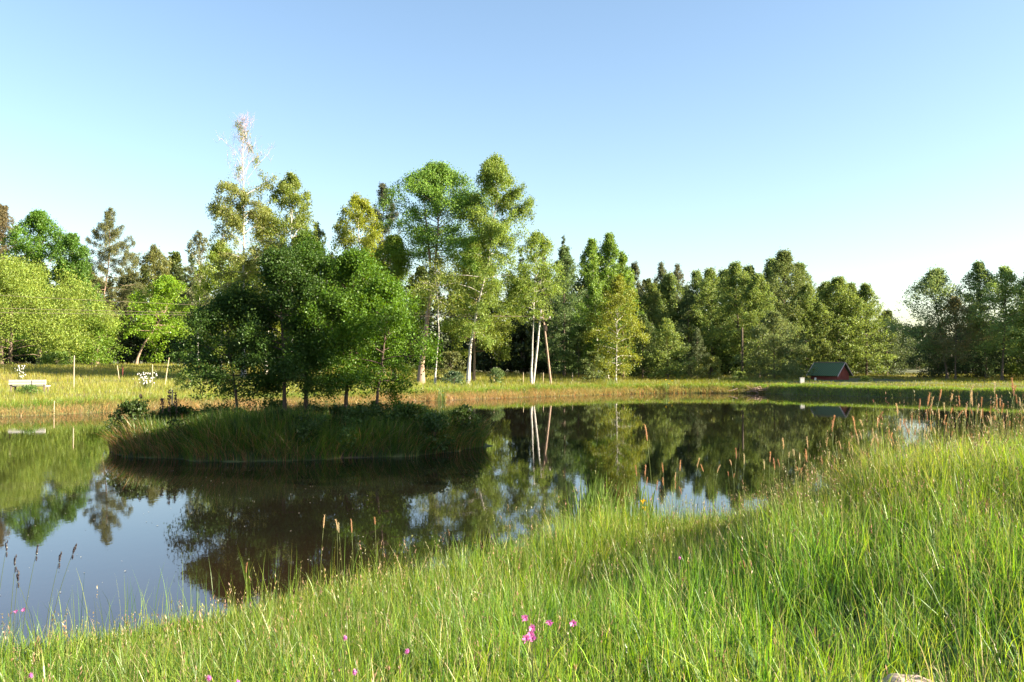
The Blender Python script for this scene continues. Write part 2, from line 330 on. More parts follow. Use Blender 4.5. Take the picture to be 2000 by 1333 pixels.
    v, k = leaf_quads(anc, n, leaf, P['sig'] * (.5 + .5 * sc_), rg, .3 if kind in ('larch', 'spruce') else (.42 if kind == 'pine' else .64), P['flat'], P['hang'], P['drop'] * .6 * sc_, wts)
    v[:, 2] = np.maximum(v[:, 2], .03)
    cl = rg.uniform(.8, 1.2, len(anc) // 4 + 2)[k // 4]; val = rg.uniform(.78, 1.22, n) * cl; hue = rg.normal(0, .08, n)
    col = np.stack([val * (1 + hue), val, val * (1 - hue * .5)], 1)
    tb.twigs = tws if tws.n else None
    return tb, v, np.repeat(col, 4, 0)
def quads_n(n): return np.arange(n * 4).reshape(-1, 4)
GREEN = dict(oak=(.04, .08, .012), birch=(.112, .148, .022), broad=(.065, .12, .014), aspen=(.09, .14, .024), alder=(.095, .125, .03), pine=(.07, .095, .03), larch=(.075, .08, .028), spruce=(.05, .072, .025), willow=(.112, .148, .024), bush=(.085, .105, .022))
BARK = dict(birch=M_BIRCH, aspen=M_PINK)
TREE_N = [100]
def tree(name, kind, px, ytop, wpx, d, label, bpx=None, cby=None, cb=None, col=None, bark=None, cat='tree', group=None, seed=None, leaf=None, **kw):
    TREE_N[0] += 1; seed = seed or TREE_N[0]
    bpx = px if bpx is None else bpx; X = (px - 1000) / F * d; Xb = (bpx - 1000) / F * d; zb = gz(Xb, d)
    H = CAMZ + (YH - ytop) / F * d - zb; W = wpx / F * d * (1.0 if kind in ('oak', 'bush', 'willow', 'larch', 'spruce') else 1.22)
    if cby is not None: cb = max(.02, (CAMZ + (YH - cby) / F * d - zb) / H)
    if cb is None: cb = .16
    leaf = leaf or max(.09, .0019 * d)
    tb, v, c = gen_tree(kind, H, W, seed, cb, leaf=leaf, ctr=(X - Xb, 0), **kw)
    t = thing(name, (Xb, d, zb - .04), label, cat, group)
    tb.build('trunk', bark or BARK.get(kind, M_BARK), t, smooth=True)
    if tb.twigs: tb.twigs.build('twigs', M_TWIG, t)
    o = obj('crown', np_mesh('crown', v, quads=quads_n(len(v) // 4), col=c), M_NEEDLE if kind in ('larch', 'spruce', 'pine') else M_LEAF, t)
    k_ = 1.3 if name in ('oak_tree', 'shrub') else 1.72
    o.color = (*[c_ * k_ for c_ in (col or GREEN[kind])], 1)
    return t

# ------------------------------------------------------------------ the trees on the far side
GB, GF, GW, GR, GA = 'birches on the far bank', 'trees at the left meadow edge', 'mixed trees of the far wood edge', 'trees right of the red hut', 'spruces rising behind the wood edge'
tree('willow_tree', 'willow', 20, 512, 330, 105, 'broad yellow-green willow dome down to the meadow at the left edge', cb=.03, group=GF, dens=1.2, lobes=.03)
tree('pine_tree', 'pine', 2, 404, 110, 150, 'brownish pine cut by the left frame edge behind the willow', cb=.3, col=(.09, .075, .035), group=GF)
tree('maple_tree', 'broad', 78, 420, 118, 140, 'bright green maple with a pointed top behind the willow', cb=.12, col=(.055, .11, .013), group=GF)
tree('maple_tree', 'broad', 134, 462, 78, 138, 'lower bright green maple between the pointed maple and the larch', cb=.1, col=(.05, .10, .014), group=GF)
tree('maple_tree', 'broad', 180, 628, 90, 112, 'low bright green maple sapling against the larch trunk', cb=.04, col=(.075, .125, .014), group=GF)
tree('larch_tree', 'larch', 212, 404, 150, 150, 'tall open larch with ragged level branches in the left wood', cby=655, bpx=190, bark=M_PINK, group=GF, twigs_solid=False, dens=1.15)
tree('birch_tree', 'birch', 300, 480, 110, 165, 'olive green birch behind the larch and the lime green maple', cb=.15, col=(.085, .09, .024), group=GF)
tree('maple_tree', 'broad', 326, 546, 105, 118, 'lime green maple on a slanting trunk at the meadow edge', bpx=266, cby=665, col=(.10, .165, .012), bark=M_PINK, group=GF, lobes=.4)
tree('spruce_tree', 'spruce', 372, 492, 90, 150, 'dark spruce wedged behind the lime green maple', cb=.03, group=GF)
tree('birch_tree', 'birch', 388, 452, 60, 130, 'thin sparse grey topped birch left of the tall bare topped birch', cby=640, bpx=386, col=(.08, .085, .035), group=GF, dens=.7)
tree('birch_tree', 'birch', 432, 470, 130, 92, 'low golden green birch around the foot of the tallest birch', cb=.1, group=GB)
tree('birch_tree', 'birch', 476, 226, 128, 78, 'tallest birch with a bare lilac twiggy top and bright white trunk', cby=560, group=GB, dens=.8, bare_top=.3, twigs_solid=True, fork=.62, col=(.11, .125, .03), wig=.006)
tree('birch_tree', 'birch', 520, 405, 66, 84, 'narrow golden birch clinging to the right of the tallest birch', cb=.2, col=(.135, .155, .02), group=GB)
tree('birch_tree', 'birch', 570, 340, 96, 82, 'round topped birch right of the tallest birch above the island oaks', cby=600, group=GB, dens=1.3, col=(.10, .128, .024))
tree('birch_tree', 'birch', 624, 432, 42, 90, 'slim dark birch standing in the gap above the island oaks', cb=.25, group=GB, col=(.07, .09, .028))
tree('maple_tree', 'broad', 592, 462, 110, 76, 'rounded green maple peeping over the island oaks', cb=.15, col=(.06, .10, .014), group=GW)
tree('birch_tree', 'birch', 704, 378, 112, 76, 'full golden green birch with a drooping crown right of the sky gap', cb=.12, col=(.13, .15, .018), group=GB, dens=1.3)
tree('pine_tree', 'pine', 748, 356, 84, 88, 'dark blue green pine top between the golden birch and tall aspen', cb=.3, col=(.055, .06, .035), group=GW)
tree('maple_tree', 'broad', 770, 470, 110, 73, 'light green young maple right of the island oak tops', cb=.1, col=(.085, .13, .018), group=GW)
tree('aspen_tree', 'broad', 856, 330, 160, 70, 'tall green aspen with forking pinkish limbs and a broad head', bpx=822, cby=500, col=(.085, .145, .026), bark=M_PINK, group=GW, fork=.45, dens=1.5, lobes=.35)
tree('birch_tree', 'birch', 852, 500, 90, 66.5, 'white trunked birch in front of the tall aspen', bpx=850, cby=595, group=GB, dens=.55, wig=.02, col=(.10, .12, .022))
tree('birch_tree', 'birch', 972, 303, 140, 68, 'tall drooping birch on a crooked leaning white trunk', bpx=914, cby=655, group=GB, dens=1.5, wig=.022, col=(.1, .138, .026))
tree('aspen_tree', 'aspen', 925, 470, 120, 76, 'green bushy aspen behind the leaning birch', cb=.2, col=(.09, .115, .018), group=GW)
tree('birch_tree', 'birch', 1050, 452, 92, 70, 'half bare birch with a slender white trunk beside the A-frame pole', bpx=1038, cby=620, group=GB, dens=.95, col=(.105, .145, .026))
tree('spruce_tree', 'spruce', 1066, 452, 56, 112, 'brownish spruce tip behind the half bare birch', cb=.05, group=GA, col=(.06, .055, .03))
tree('spruce_tree', 'spruce', 1102, 458, 54, 112, 'dark pointed spruce tip left of the aspen clump', cb=.05, group=GA)
tree('alder_tree', 'alder', 1102, 488, 86, 96, 'blue green alder between the spruce tip and aspen clump', cb=.06, col=(.06, .09, .03), group=GW)
tree('aspen_tree', 'aspen', 1158, 472, 70, 86, 'left stem of the spiky topped aspen clump', bpx=1168, cb=.1, bark=M_BIRCH, group=GW)
tree('aspen_tree', 'aspen', 1188, 462, 76, 87, 'tallest spire of the spiky topped aspen clump', bpx=1186, cb=.1, bark=M_BIRCH, group=GW)
tree('aspen_tree', 'aspen', 1218, 498, 60, 88, 'right shoulder of the spiky topped aspen clump', cb=.1, group=GW)
tree('birch_tree', 'birch', 1205, 540, 84, 74, 'yellow green birch hanging to the grass before the aspen clump', bpx=1203, cb=.1, group=GB, col=(.11, .125, .018), dens=1.1)
tree('pine_tree', 'pine', 1242, 515, 64, 108, 'small pale pine top right of the aspen clump', cb=.15, col=(.075, .085, .04), group=GW)
tree('pine_tree', 'pine', 1292, 517, 66, 106, 'bushy pine top with a round head above the dark hollow', cb=.15, col=(.07, .08, .035), group=GW)
tree('pine_tree', 'pine', 1326, 520, 60, 112, 'greyish pine top just right of the round headed pine', cb=.15, col=(.08, .085, .045), group=GW)
tree('alder_tree', 'alder', 1275, 560, 90, 98, 'olive alder below the small pine tops', cb=.06, col=(.08, .1, .024), group=GW)
tree('spruce_tree', 'spruce', 1345, 556, 100, 95, 'shadowy dark spruce left of the alders', cb=.04, group=GW)
tree('alder_tree', 'alder', 1390, 530, 90, 96, 'alder with a slightly domed top left of the pointed alder', cb=.06, group=GW)
tree('alder_tree', 'alder', 1440, 516, 92, 90, 'grey green pointed alder left of the highest alder', bpx=1450, cby=690, group=GW)
tree('alder_tree', 'alder', 1482, 540, 80, 88, 'shorter alder between the pointed alder and the highest alder', cb=.1, group=GW)
tree('alder_tree', 'alder', 1534, 496, 120, 96, 'highest broad headed alder left of the red hut', cb=.08, col=(.075, .095, .028), group=GW)
tree('alder_tree', 'alder', 1575, 560, 80, 94, 'alder on the right shoulder of the highest alder', cb=.06, group=GW)
tree('alder_tree', 'alder', 1512, 615, 116, 80, 'low wide pale alder reaching the grass left of the hut', cb=.02, col=(.085, .105, .035), group=GW)
tree('alder_tree', 'alder', 1305, 628, 74, 82, 'small rounded alder at the edge of the dark hollow', cb=.03, group=GW)
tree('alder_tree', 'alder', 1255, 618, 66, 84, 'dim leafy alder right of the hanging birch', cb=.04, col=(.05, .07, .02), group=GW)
tree('spruce_tree', 'spruce', 1362, 640, 60, 84, 'little spruce in front of the alders', cb=.03, col=(.06, .075, .03), group=GW)
tree('alder_tree', 'alder', 1638, 548, 104, 96, 'airy alder standing behind the red hut', cb=.1, group=GW)
tree('alder_tree', 'alder', 1692, 560, 80, 96, 'airy alder just right of the hut ridge', cb=.1, group=GW)
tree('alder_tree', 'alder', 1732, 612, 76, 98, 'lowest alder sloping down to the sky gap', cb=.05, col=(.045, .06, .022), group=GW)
tree('alder_tree', 'alder', 1606, 668, 70, 88, 'low leafy alder directly behind the hut roof', cb=.03, col=(.08, .1, .024), group=GW)
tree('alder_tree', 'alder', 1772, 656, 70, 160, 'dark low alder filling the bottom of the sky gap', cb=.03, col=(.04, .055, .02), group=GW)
tree('willow_tree', 'alder', 1830, 532, 136, 76, 'billowing grey green willow first right of the sky gap', bpx=1850, cby=690, col=(.105, .14, .048), group=GR, dens=.75, lobes=.35)
tree('willow_tree', 'alder', 1868, 585, 90, 74, 'bronze tinted willow with dark limbs below the billowing one', bpx=1866, cby=700, col=(.12, .11, .045), group=GR, dens=.6)
tree('alder_tree', 'alder', 1912, 518, 86, 80, 'tall upright alder between the two airy willows', bpx=1926, cby=680, col=(.10, .135, .04), group=GR, dens=.85)
tree('willow_tree', 'alder', 1966, 526, 96, 72, 'pale airy willow on thin leaning stems near the right edge', bpx=1956, cby=690, col=(.125, .17, .05), group=GR, dens=.75, lobes=.3)
tree('willow_tree', 'alder', 2022, 530, 100, 74, 'willow cut by the right frame edge', bpx=2010, cby=680, col=(.125, .17, .05), group=GR, dens=.8)
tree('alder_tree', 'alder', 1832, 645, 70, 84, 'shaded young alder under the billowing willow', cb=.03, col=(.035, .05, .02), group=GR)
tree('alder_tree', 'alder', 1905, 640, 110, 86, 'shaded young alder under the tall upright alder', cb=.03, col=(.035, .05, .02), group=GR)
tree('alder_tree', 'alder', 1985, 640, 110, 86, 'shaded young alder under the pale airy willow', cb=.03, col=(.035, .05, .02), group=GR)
for k, (x_, y_, h_, w_, lab) in enumerate([(17.0, 17.6, 12.0, 5.5, 'unseen alder nearest to the viewer, added to shade the island'), (19.2, 20.2, 12.5, 5.5, 'unseen middle alder, added to shade the island'), (22.3, 22.9, 13.5, 6.0, 'unseen farthest alder, added to shade the island')]):  # out of view, added only to cast shade on the island
    tree('alder_tree', 'alder', 1000 + F * x_ / y_, YH - F * (h_ + gz(x_, y_) - CAMZ) / y_, F * w_ / y_, y_, lab, cb=.06, group='unseen alders added to shade the island', leaf=.22, dens=1.4)
for k, (x_, y_, h_, w_, lab) in enumerate([(45.5, 69.5, 12.0, 6.5, 'unseen alder nearest to the corner, added to shade the right willows'), (47.5, 74.0, 13.0, 6.5, 'second unseen alder added to shade the right willows'), (50.5, 79.0, 13.5, 7.0, 'third unseen alder added to shade the right willows'), (54.0, 85.0, 14.0, 7.0, 'farthest unseen alder added to shade the right willows')]):  # beyond the frame, added only to shade the far right trees
    tree('alder_tree', 'alder', 1000 + F * x_ / y_, YH - F * (h_ + gz(x_, y_) - CAMZ) / y_, F * w_ / y_, y_, lab, cb=.05, group='unseen alders added to shade the right willows', leaf=.25, dens=1.3)
for px, yt, w_, lab in [(1222, 535, 90, 'pale alder crown filling in right of the aspen clump'), (1310, 540, 100, 'green alder crown under the round headed pine'), (1362, 534, 80, 'alder crown between the greyish pine and the domed alder'), (1415, 532, 90, 'alder crown just left of the pointed alder'), (1464, 524, 84, 'alder crown just right of the pointed alder'), (1508, 510, 90, 'alder crown on the left shoulder of the highest alder'), (1560, 520, 90, 'alder crown close behind the highest alder to its right'), (1612, 556, 84, 'alder crown left of the airy alder behind the hut'), (1664, 558, 84, 'alder crown between the two airy alders by the hut')]:
    tree('alder_tree', 'alder', px, yt, w_, 104, lab, cb=.08, group=GW, col=(.088, .118, .032))
# small bushes along the foot of the wood
GS = 'bushes along the foot of the wood'
for px, yt, wp_, d, c_, lab in [
    (880, 690, 60, 74, (.08, .09, .03), 'dull olive bush between the white trunks in the dark wood'),
    (888, 728, 46, 66, (.04, .065, .03), 'small dark green bush in the bank grass left of the leaning birch'),
    (968, 722, 36, 68, (.06, .09, .03), 'tiny green sapling right of the leaning birch'),
    (1130, 640, 70, 86, (.065, .09, .022), 'leafy bush under the blue green alder'),
    (1385, 698, 62, 80, (.12, .13, .03), 'pale yellow green bush at the foot of the alders'),
    (1160, 690, 60, 78, (.07, .09, .028), 'dull green bush at the foot of the aspen clump'),
    (372, 722, 60, 54, (.10, .13, .03), 'pale leafy shrub on the meadow left of the island'),
    (58, 756, 46, 47, (.06, .10, .024), 'leafy green shrub in the meadow below the white bench'),
    (1445, 728, 40, 76, (.10, .13, .03), 'fresh green bush beside the dark pole in the right wood'),
    (1690, 738, 26, 70, (.11, .14, .03), 'small bright weed bush right of the hut'),
    (350, 690, 70, 124, (.05, .09, .02), 'green undergrowth bush beside the thin birch'),
    (110, 690, 90, 100, (.07, .11, .018), 'green bush at the willow skirt')]:
    tree('bush', 'bush', px, yt, wp_, d, lab, cb=.05, col=c_, group=GS, cat='bush')

# ------------------------------------------------------------------ wood behind: one dark mass
def far_forest():
    top = [(-260, 560), (0, 520), (200, 530), (300, 520), (430, 530), (560, 540), (700, 520), (900, 540), (1100, 530), (1250, 560), (1400, 570), (1550, 570), (1660, 610), (1730, 660), (1775, 690), (1830, 640), (2000, 610), (2300, 600)]
    protos = []
    for i, (k, h, wd, n) in enumerate([('spruce', 16, 6, 1), ('spruce', 14, 5, 1), ('alder', 13, 6.5, 1), ('alder', 12, 7, 1), ('pine', 15, 6, 1)]):
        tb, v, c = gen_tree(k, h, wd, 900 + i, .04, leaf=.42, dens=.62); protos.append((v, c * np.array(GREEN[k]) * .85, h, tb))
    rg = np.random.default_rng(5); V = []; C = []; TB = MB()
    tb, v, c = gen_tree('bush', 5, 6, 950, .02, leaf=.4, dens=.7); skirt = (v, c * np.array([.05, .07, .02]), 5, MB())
    for row in (-1, 0, 1, 2):
        for px in np.arange(-330, 2340, 34):
            p = px + rg.normal(0, 12); base = np.interp(p, [0, 450, 700, 1250, 1660, 1730, 1810, 1850, 2000], [178, 150, 118, 112, 108, 170, 170, 106, 104]) + row * (14 if row > 0 else 6)
            x = (p - 1000) / F * base; zb = gz(x, base); yt = np.interp(p, *zip(*top)) + rg.normal(0, 16) + row * 4
            if row < 0: yt = 650 + rg.normal(0, 12)
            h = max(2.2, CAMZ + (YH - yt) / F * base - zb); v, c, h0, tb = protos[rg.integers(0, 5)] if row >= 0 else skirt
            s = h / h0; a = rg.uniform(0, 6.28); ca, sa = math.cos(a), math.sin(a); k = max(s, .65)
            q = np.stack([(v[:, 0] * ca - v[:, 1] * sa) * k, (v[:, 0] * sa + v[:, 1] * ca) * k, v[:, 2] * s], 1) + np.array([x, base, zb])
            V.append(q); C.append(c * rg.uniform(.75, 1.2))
            TB.tube([(x, base, zb), (x, base, zb + h * .8)], [.16, .05], 5)
    V = np.vstack(V); C = np.vstack(C)
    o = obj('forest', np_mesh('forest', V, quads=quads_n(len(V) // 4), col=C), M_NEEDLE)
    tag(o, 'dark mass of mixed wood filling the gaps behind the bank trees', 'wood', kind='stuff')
    TB.build('stems', M_BARK, o)
far_forest()

# ------------------------------------------------------------------ the island: oaks, shrubs and reeds
GI = 'oaks on the island'
def oak(px, yt, wpx, d, bpx, cby, label, col, **kw):
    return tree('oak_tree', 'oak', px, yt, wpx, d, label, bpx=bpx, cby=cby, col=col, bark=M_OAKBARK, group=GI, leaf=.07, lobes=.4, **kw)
OAK_SHADE = (.036, .07, .012)  # darker leaf colour stands in for shade on the left oaks
oak(450, 590, 190, 27.2, 468, 758, 'dark island oak sweeping low branches out to the left', OAK_SHADE, seed=301, dens=1.5)
oak(548, 505, 210, 26.6, 560, 744, 'tall dark oak on the thick stem at the island centre', OAK_SHADE, seed=302, dens=1.5)
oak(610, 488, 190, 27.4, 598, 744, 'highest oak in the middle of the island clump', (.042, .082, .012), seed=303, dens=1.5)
oak(690, 505, 200, 27.0, 675, 740, 'sunlit green oak right of the island centre', (.066, .125, .014), seed=304, dens=1.2)  # brighter leaf colour paints in the sun side of the clump
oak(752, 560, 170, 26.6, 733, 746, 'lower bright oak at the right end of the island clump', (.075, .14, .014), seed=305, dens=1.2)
for px, yt, wp_, d, c_, lab in [
    (262, 790, 90, 25.6, (.04, .065, .014), 'dark bramble shrub overhanging the left tip of the island'),
    (345, 800, 110, 27, (.035, .06, .013), 'low dark shrub under the left island oak'),
    (700, 805, 120, 25.6, (.05, .08, .016), 'nettle green shrub in front of the right island stems'),
    (800, 795, 110, 25.4, (.05, .08, .016), 'leafy shrub on the right half of the island'),
    (905, 800, 60, 26.2, (.055, .085, .018), 'shrub at the right tip of the island'),
    (850, 815, 80, 24.6, (.045, .075, .016), 'rough weed shrub at the island front right'),
    (600, 815, 120, 25.6, (.04, .065, .014), 'shrub at the foot of the central island oak')]:
    tree('shrub', 'bush', px, yt, wp_, d, lab, cb=.04, col=c_, group='shrubs on the island', cat='shrub', leaf=.085)
def stalk(px, yt, d, label):
    x = (px - 1000) / F * d; zb = gz(x, d); h = CAMZ + (YH - yt) / F * d - zb; rg = np.random.default_rng(int(px))
    t = thing('dock_plant', (x, d, zb), label, 'dock plant', 'dark dock stalks on the island')
    m = MB(); m.tube([(0, 0, 0), (.02, 0, h * .5), (.0, .01, h)], [.011, .008, .004], 5); m.build('stem', M_OAKBARK, t)
    s = MB()
    for i in range(46):
        z = h * (.55 + .45 * rg.uniform()); a = rg.uniform(0, 6.28); r = rg.uniform(.01, .05)
        s.blob((r * math.cos(a), r * math.sin(a), z), .022, 5, 4, noise=.2)
    s.build('seed_head', M_OAKBARK, t)
for px, yt, lab in [(276, 770, 'leftmost dark dock stalk on the island'), (332, 762, 'tallest dark dock stalk on the island'), (318, 778, 'short dock stalk left of the tallest one'), (344, 766, 'dock stalk just right of the tallest one')]:
    stalk(px, yt, 26.2, lab)

# ------------------------------------------------------------------ grass
def blades(pos, h, wd, az, lean, col, seg=4, tw=None, tip=None, kink=0.0):
    N = len(pos); t = np.arange(seg) / seg; dr = np.stack([np.cos(az), np.sin(az), np.zeros(N)], 1)
    sa = az + np.pi / 2 if tw is None else tw; sd = np.stack([np.cos(sa), np.sin(sa), np.zeros(N)], 1)
    T = np.append(t, 1.0)[None, :, None]; ln = (lean * h)[:, None, None]
    ctr = pos[:, None] + dr[:, None] * ln * T ** 2 ; z = h[:, None] * T[:, :, 0] * (1 - .35 * np.clip(lean, 0, 1.6)[:, None] * T[:, :, 0] ** 1.5)
    ctr = ctr.copy(); ctr[:, :, 2] += z
    wv = (wd[:, None] * np.sqrt(np.clip(1 - T[:, :seg, 0] ** 1.8, 0, 1)) * .5)[:, :, None]
    L = ctr[:, :seg] - sd[:, None] * wv; Rr = ctr[:, :seg] + sd[:, None] * wv
    v = np.concatenate([np.stack([L, Rr], 2).reshape(N, 2 * seg, 3), ctr[:, seg:]], 1); nv = 2 * seg + 1
    f = []
    for k in range(seg - 1): f += [[2 * k, 2 * k + 1, 2 * k + 3], [2 * k, 2 * k + 3, 2 * k + 2]]
    f.append([2 * seg - 2, 2 * seg - 1, 2 * seg])
    tr = (np.arange(N)[:, None, None] * nv + np.array(f)[None]).reshape(-1, 3)
    c = np.repeat(col[:, None], nv, 1)
    if tip is not None:
        u = np.append(np.repeat(t, 2), 1.0)[None, :, None]; c = c * (1 - u ** 2) + tip[:, None] * u ** 2
    return v.reshape(-1, 3), tr, c.reshape(-1, 3)
def spikes(top, dirv, L, r, col, rg):
    """small spindle seed heads, 3-sided"""
    N = len(top); a = rg.uniform(0, 6.28, N); out = []
    mid = top + dirv * (L * .45)[:, None]
    for k in range(3):
        b = a + k * 2.094; out.append(mid + np.stack([np.cos(b), np.sin(b), np.zeros(N)], 1) * r[:, None])
    v = np.stack([top, *out, top + dirv * L[:, None]], 1)
    f = np.array([[0, 2, 1], [0, 3, 2], [0, 1, 3], [4, 1, 2], [4, 2, 3], [4, 3, 1]])
    return v.reshape(-1, 3), (np.arange(N)[:, None, None] * 5 + f[None]).reshape(-1, 3), np.repeat(col, 5, 0)
def join(parts):
    V = []; T = []; C = []; n = 0
    for v, t, c in parts: V.append(v); T.append(t + n); C.append(c); n += len(v)
    return np.vstack(V), np.vstack(T), np.vstack(C)
PAL = np.array([(.108, .205, .028), (.168, .28, .03), (.23, .315, .036), (.058, .14, .021), (.29, .335, .055), (.46, .38, .18)])
def grass_cols(n, rg, p, jitter=.16):
    k = rg.choice(len(PAL), n, p=p); return PAL[k] * rg.normal(1, jitter, (n, 1)).clip(.5, 1.6) * rg.normal(1, .05, (n, 3)).clip(.8, 1.2)
def smooth_noise(x, y, s, seed):
    r = np.random.default_rng(seed); out = 0
    for k in range(6):
        a = r.uniform(0, 6.28); f = s * r.uniform(.5, 1.9); out = out + np.sin((x * math.cos(a) + y * math.sin(a)) * f + r.uniform(0, 6.28))
    return out / 6 * 1.6
def foreground_grass():
    rg = np.random.default_rng(11); parts = []
    # tufts, thinning with distance
    n = 185000; Y = 1.2 + 26 * rg.uniform(0, 1, n) ** 1.25; hw = Y * .62 + 1.6; X = rg.uniform(-1, 1, n) * hw
    keep = rg.uniform(0, 1, n) < (hw / (26 * .62 + 1.6)) * 2.2 / (1 + .035 * Y) * (Y / 27) ** .2
    X, Y = X[keep], Y[keep]; Z, D = ground_d(X, Y); nw = near_weight(X, Y)
    cl = smooth_noise(X, Y, 1.6, 3); ok = (D > -.25) & (nw > .5) & (rg.uniform(0, 1, len(X)) < .8 + .4 * cl)
    stone = (np.abs(X - .455 * Y) < .10) & (Y < 4.0) & (Y > 2.9)
    ok &= ~stone | (rg.uniform(0, 1, len(X)) < .15)
    X, Y, Z, D, cl = X[ok], Y[ok], Z[ok], D[ok], cl[ok]; nT = len(X)
    hb = (.36 + .16 * smooth_noise(X, Y, 1.1, 4) + .07 * smooth_noise(X, Y, 3.2, 41) + .14 * ss(4, 10, Y) + .03 * ss(2, 8, X)) * rg.uniform(.75, 1.2, nT)
    hb = np.maximum(hb, .18) * (1 - .26 * ss(1.2, -1.5, X) * ss(3, .5, D)) * (1 - .3 * ss(1.2, 2.4, X) * ss(6.5, 4.5, X) * ss(3.2, 1, D)) * (.86 + .14 * ss(3, 7, Y))
    per = 7; i = np.repeat(np.arange(nT), per); N = len(i)
    a0 = rg.uniform(0, 6.28, N); rr = rg.uniform(0, .09, N) * (1 + .03 * Y[i])
    p = np.stack([X[i] + rr * np.cos(a0), Y[i] + rr * np.sin(a0), Z[i] - .02], 1)
    h = hb[i] * rg.uniform(.4, 1.24, N); az = a0 + rg.normal(0, 1.0, N); lean = np.abs(rg.normal(.15, .24, N))
    tl = rg.uniform(0, 6.28, nT); tm = np.abs(rg.normal(0, .22, nT)); vx = lean * np.cos(az) + (tm * np.cos(tl))[i]; vy = lean * np.sin(az) + (tm * np.sin(tl))[i]
    az = np.arctan2(vy, vx); lean = np.hypot(vx, vy)
    tz = smooth_noise(X, Y, .8, 9)[i] + .55 * rg.normal(0, 1, nT)[i]
    base = grass_cols(N, rg, [.3, .3, .17, .15, .05, .03]); base *= np.clip(1 + .18 * tz, .5, 1.5)[:, None]
    base[:, 0] *= 1 + .35 * smooth_noise(X, Y, .7, 21)[i]
    wd = (.0021 + .0030 * rg.uniform(0, 1, N) ** 2) * (1 + .05 * Y[i]); wd = np.where(rg.uniform(0, 1, N) < .035, wd * 2.6, wd)
    tip = np.where((rg.uniform(0, 1, N) < .12)[:, None], np.array([[.3, .24, .11]]), base * 1.05)
    parts.append(blades(p, h, wd, az, lean, base, 4, rg.uniform(0, 6.28, N), tip))
    # flowering culms with pale panicles
    pw = .5 + 1.2 * ss(.5, 5, X) * ss(4, 7, Y); m = int(nT * .17); j = rg.choice(nT, m, replace=False, p=pw / pw.sum()); pp = np.stack([X[j], Y[j], Z[j] - .02], 1)
    hh = hb[j] * rg.uniform(1.2, 1.75, m); az = rg.uniform(0, 6.28, m); ln = np.abs(rg.normal(.06, .09, m))
    cc = np.array([[.17, .19, .05]]) * rg.uniform(.7, 1.25, (m, 1))
    parts.append(blades(pp, hh, .0026 * (1 + .06 * Y[j]), az, ln, cc, 4, rg.uniform(0, 6.28, m)))
    dr = np.stack([np.cos(az) * ln * 2, np.sin(az) * ln * 2, np.ones(m)], 1); dr /= np.linalg.norm(dr, axis=1)[:, None]
    tp_ = pp.copy(); tp_[:, :2] += np.stack([np.cos(az), np.sin(az)], 1) * (ln * hh)[:, None]; tp_[:, 2] += hh * (1 - .35 * ln)
    hc = np.array([(.36, .28, .13), (.26, .27, .09), (.40, .26, .17), (.24, .22, .10)])[rg.integers(0, 4, m)] * rg.uniform(.7, 1.2, (m, 1))
    for q in range(5):
        off = tp_ - dr * (rg.uniform(0, .11, m))[:, None]; dd = dr + rg.normal(0, .28, (m, 3)); dd /= np.linalg.norm(dd, axis=1)[:, None]
        parts.append(spikes(off, dd, rg.uniform(.012, .035, m), rg.uniform(.0016, .0035, m) * (1 + .05 * Y[j]), hc, rg))
    # old straw leaning through the sward
    m = int(nT * .22); j = rg.choice(nT, m, replace=False); pp = np.stack([X[j], Y[j], Z[j]], 1)
    parts.append(blades(pp, hb[j] * rg.uniform(.5, 1.15, m), .004 * (1 + .05 * Y[j]), rg.uniform(0, 6.28, m), np.abs(rg.normal(.5, .5, m)), np.array([[.36, .29, .15]]) * rg.uniform(.6, 1.25, (m, 1)), 4, rg.uniform(0, 6.28, m)))
    # thin tall stems along the water
    e_ = np.where((D < 1.6) & (rg.uniform(0, 1, nT) < .38 + .5 * ss(-.5, 2.5, X) - .4 * ss(1.6, 2.6, X) * ss(6, 4.5, X)))[0]; j = rg.choice(e_, 3000); m = len(j); pp = np.stack([X[j] + rg.normal(0, .1, m), Y[j] + rg.normal(0, .1, m), Z[j] - .03], 1)
    parts.append(blades(pp, rg.uniform(.3, .85, m), .0034 * (1 + .04 * Y[j]), rg.uniform(0, 6.28, m), np.abs(rg.normal(.1, .16, m)), PAL[rg.integers(0, 5, m)] * rg.uniform(.7, 1.1, (m, 1)), 4, rg.uniform(0, 6.28, m)))
    # broad leaved weeds low in the sward
    j = rg.choice(nT, 5200, replace=False); i = np.repeat(j, 5); m = len(i); pp = np.stack([X[i] + rg.normal(0, .03, m), Y[i] + rg.normal(0, .03, m), Z[i]], 1)
    parts.append(blades(pp, hb[i] * rg.uniform(.35, .8, m), rg.uniform(.010, .022, m), rg.uniform(0, 6.28, m), rg.uniform(.5, 1.3, m), np.array([[.075, .15, .03]]) * rg.uniform(.6, 1.3, (m, 1)), 4))
    v, t, c = join(parts); o = obj('meadow_grass', np_mesh('meadow_grass', v, tris=t, col=c), M_GRASS)
    tag(o, 'long lush sunlit grass covering the near bank in the foreground', 'grass', kind='stuff'); o.color = (1, 1, 1, 1)
    return X, Y, Z, D
FX, FY, FZ, FD = foreground_grass()

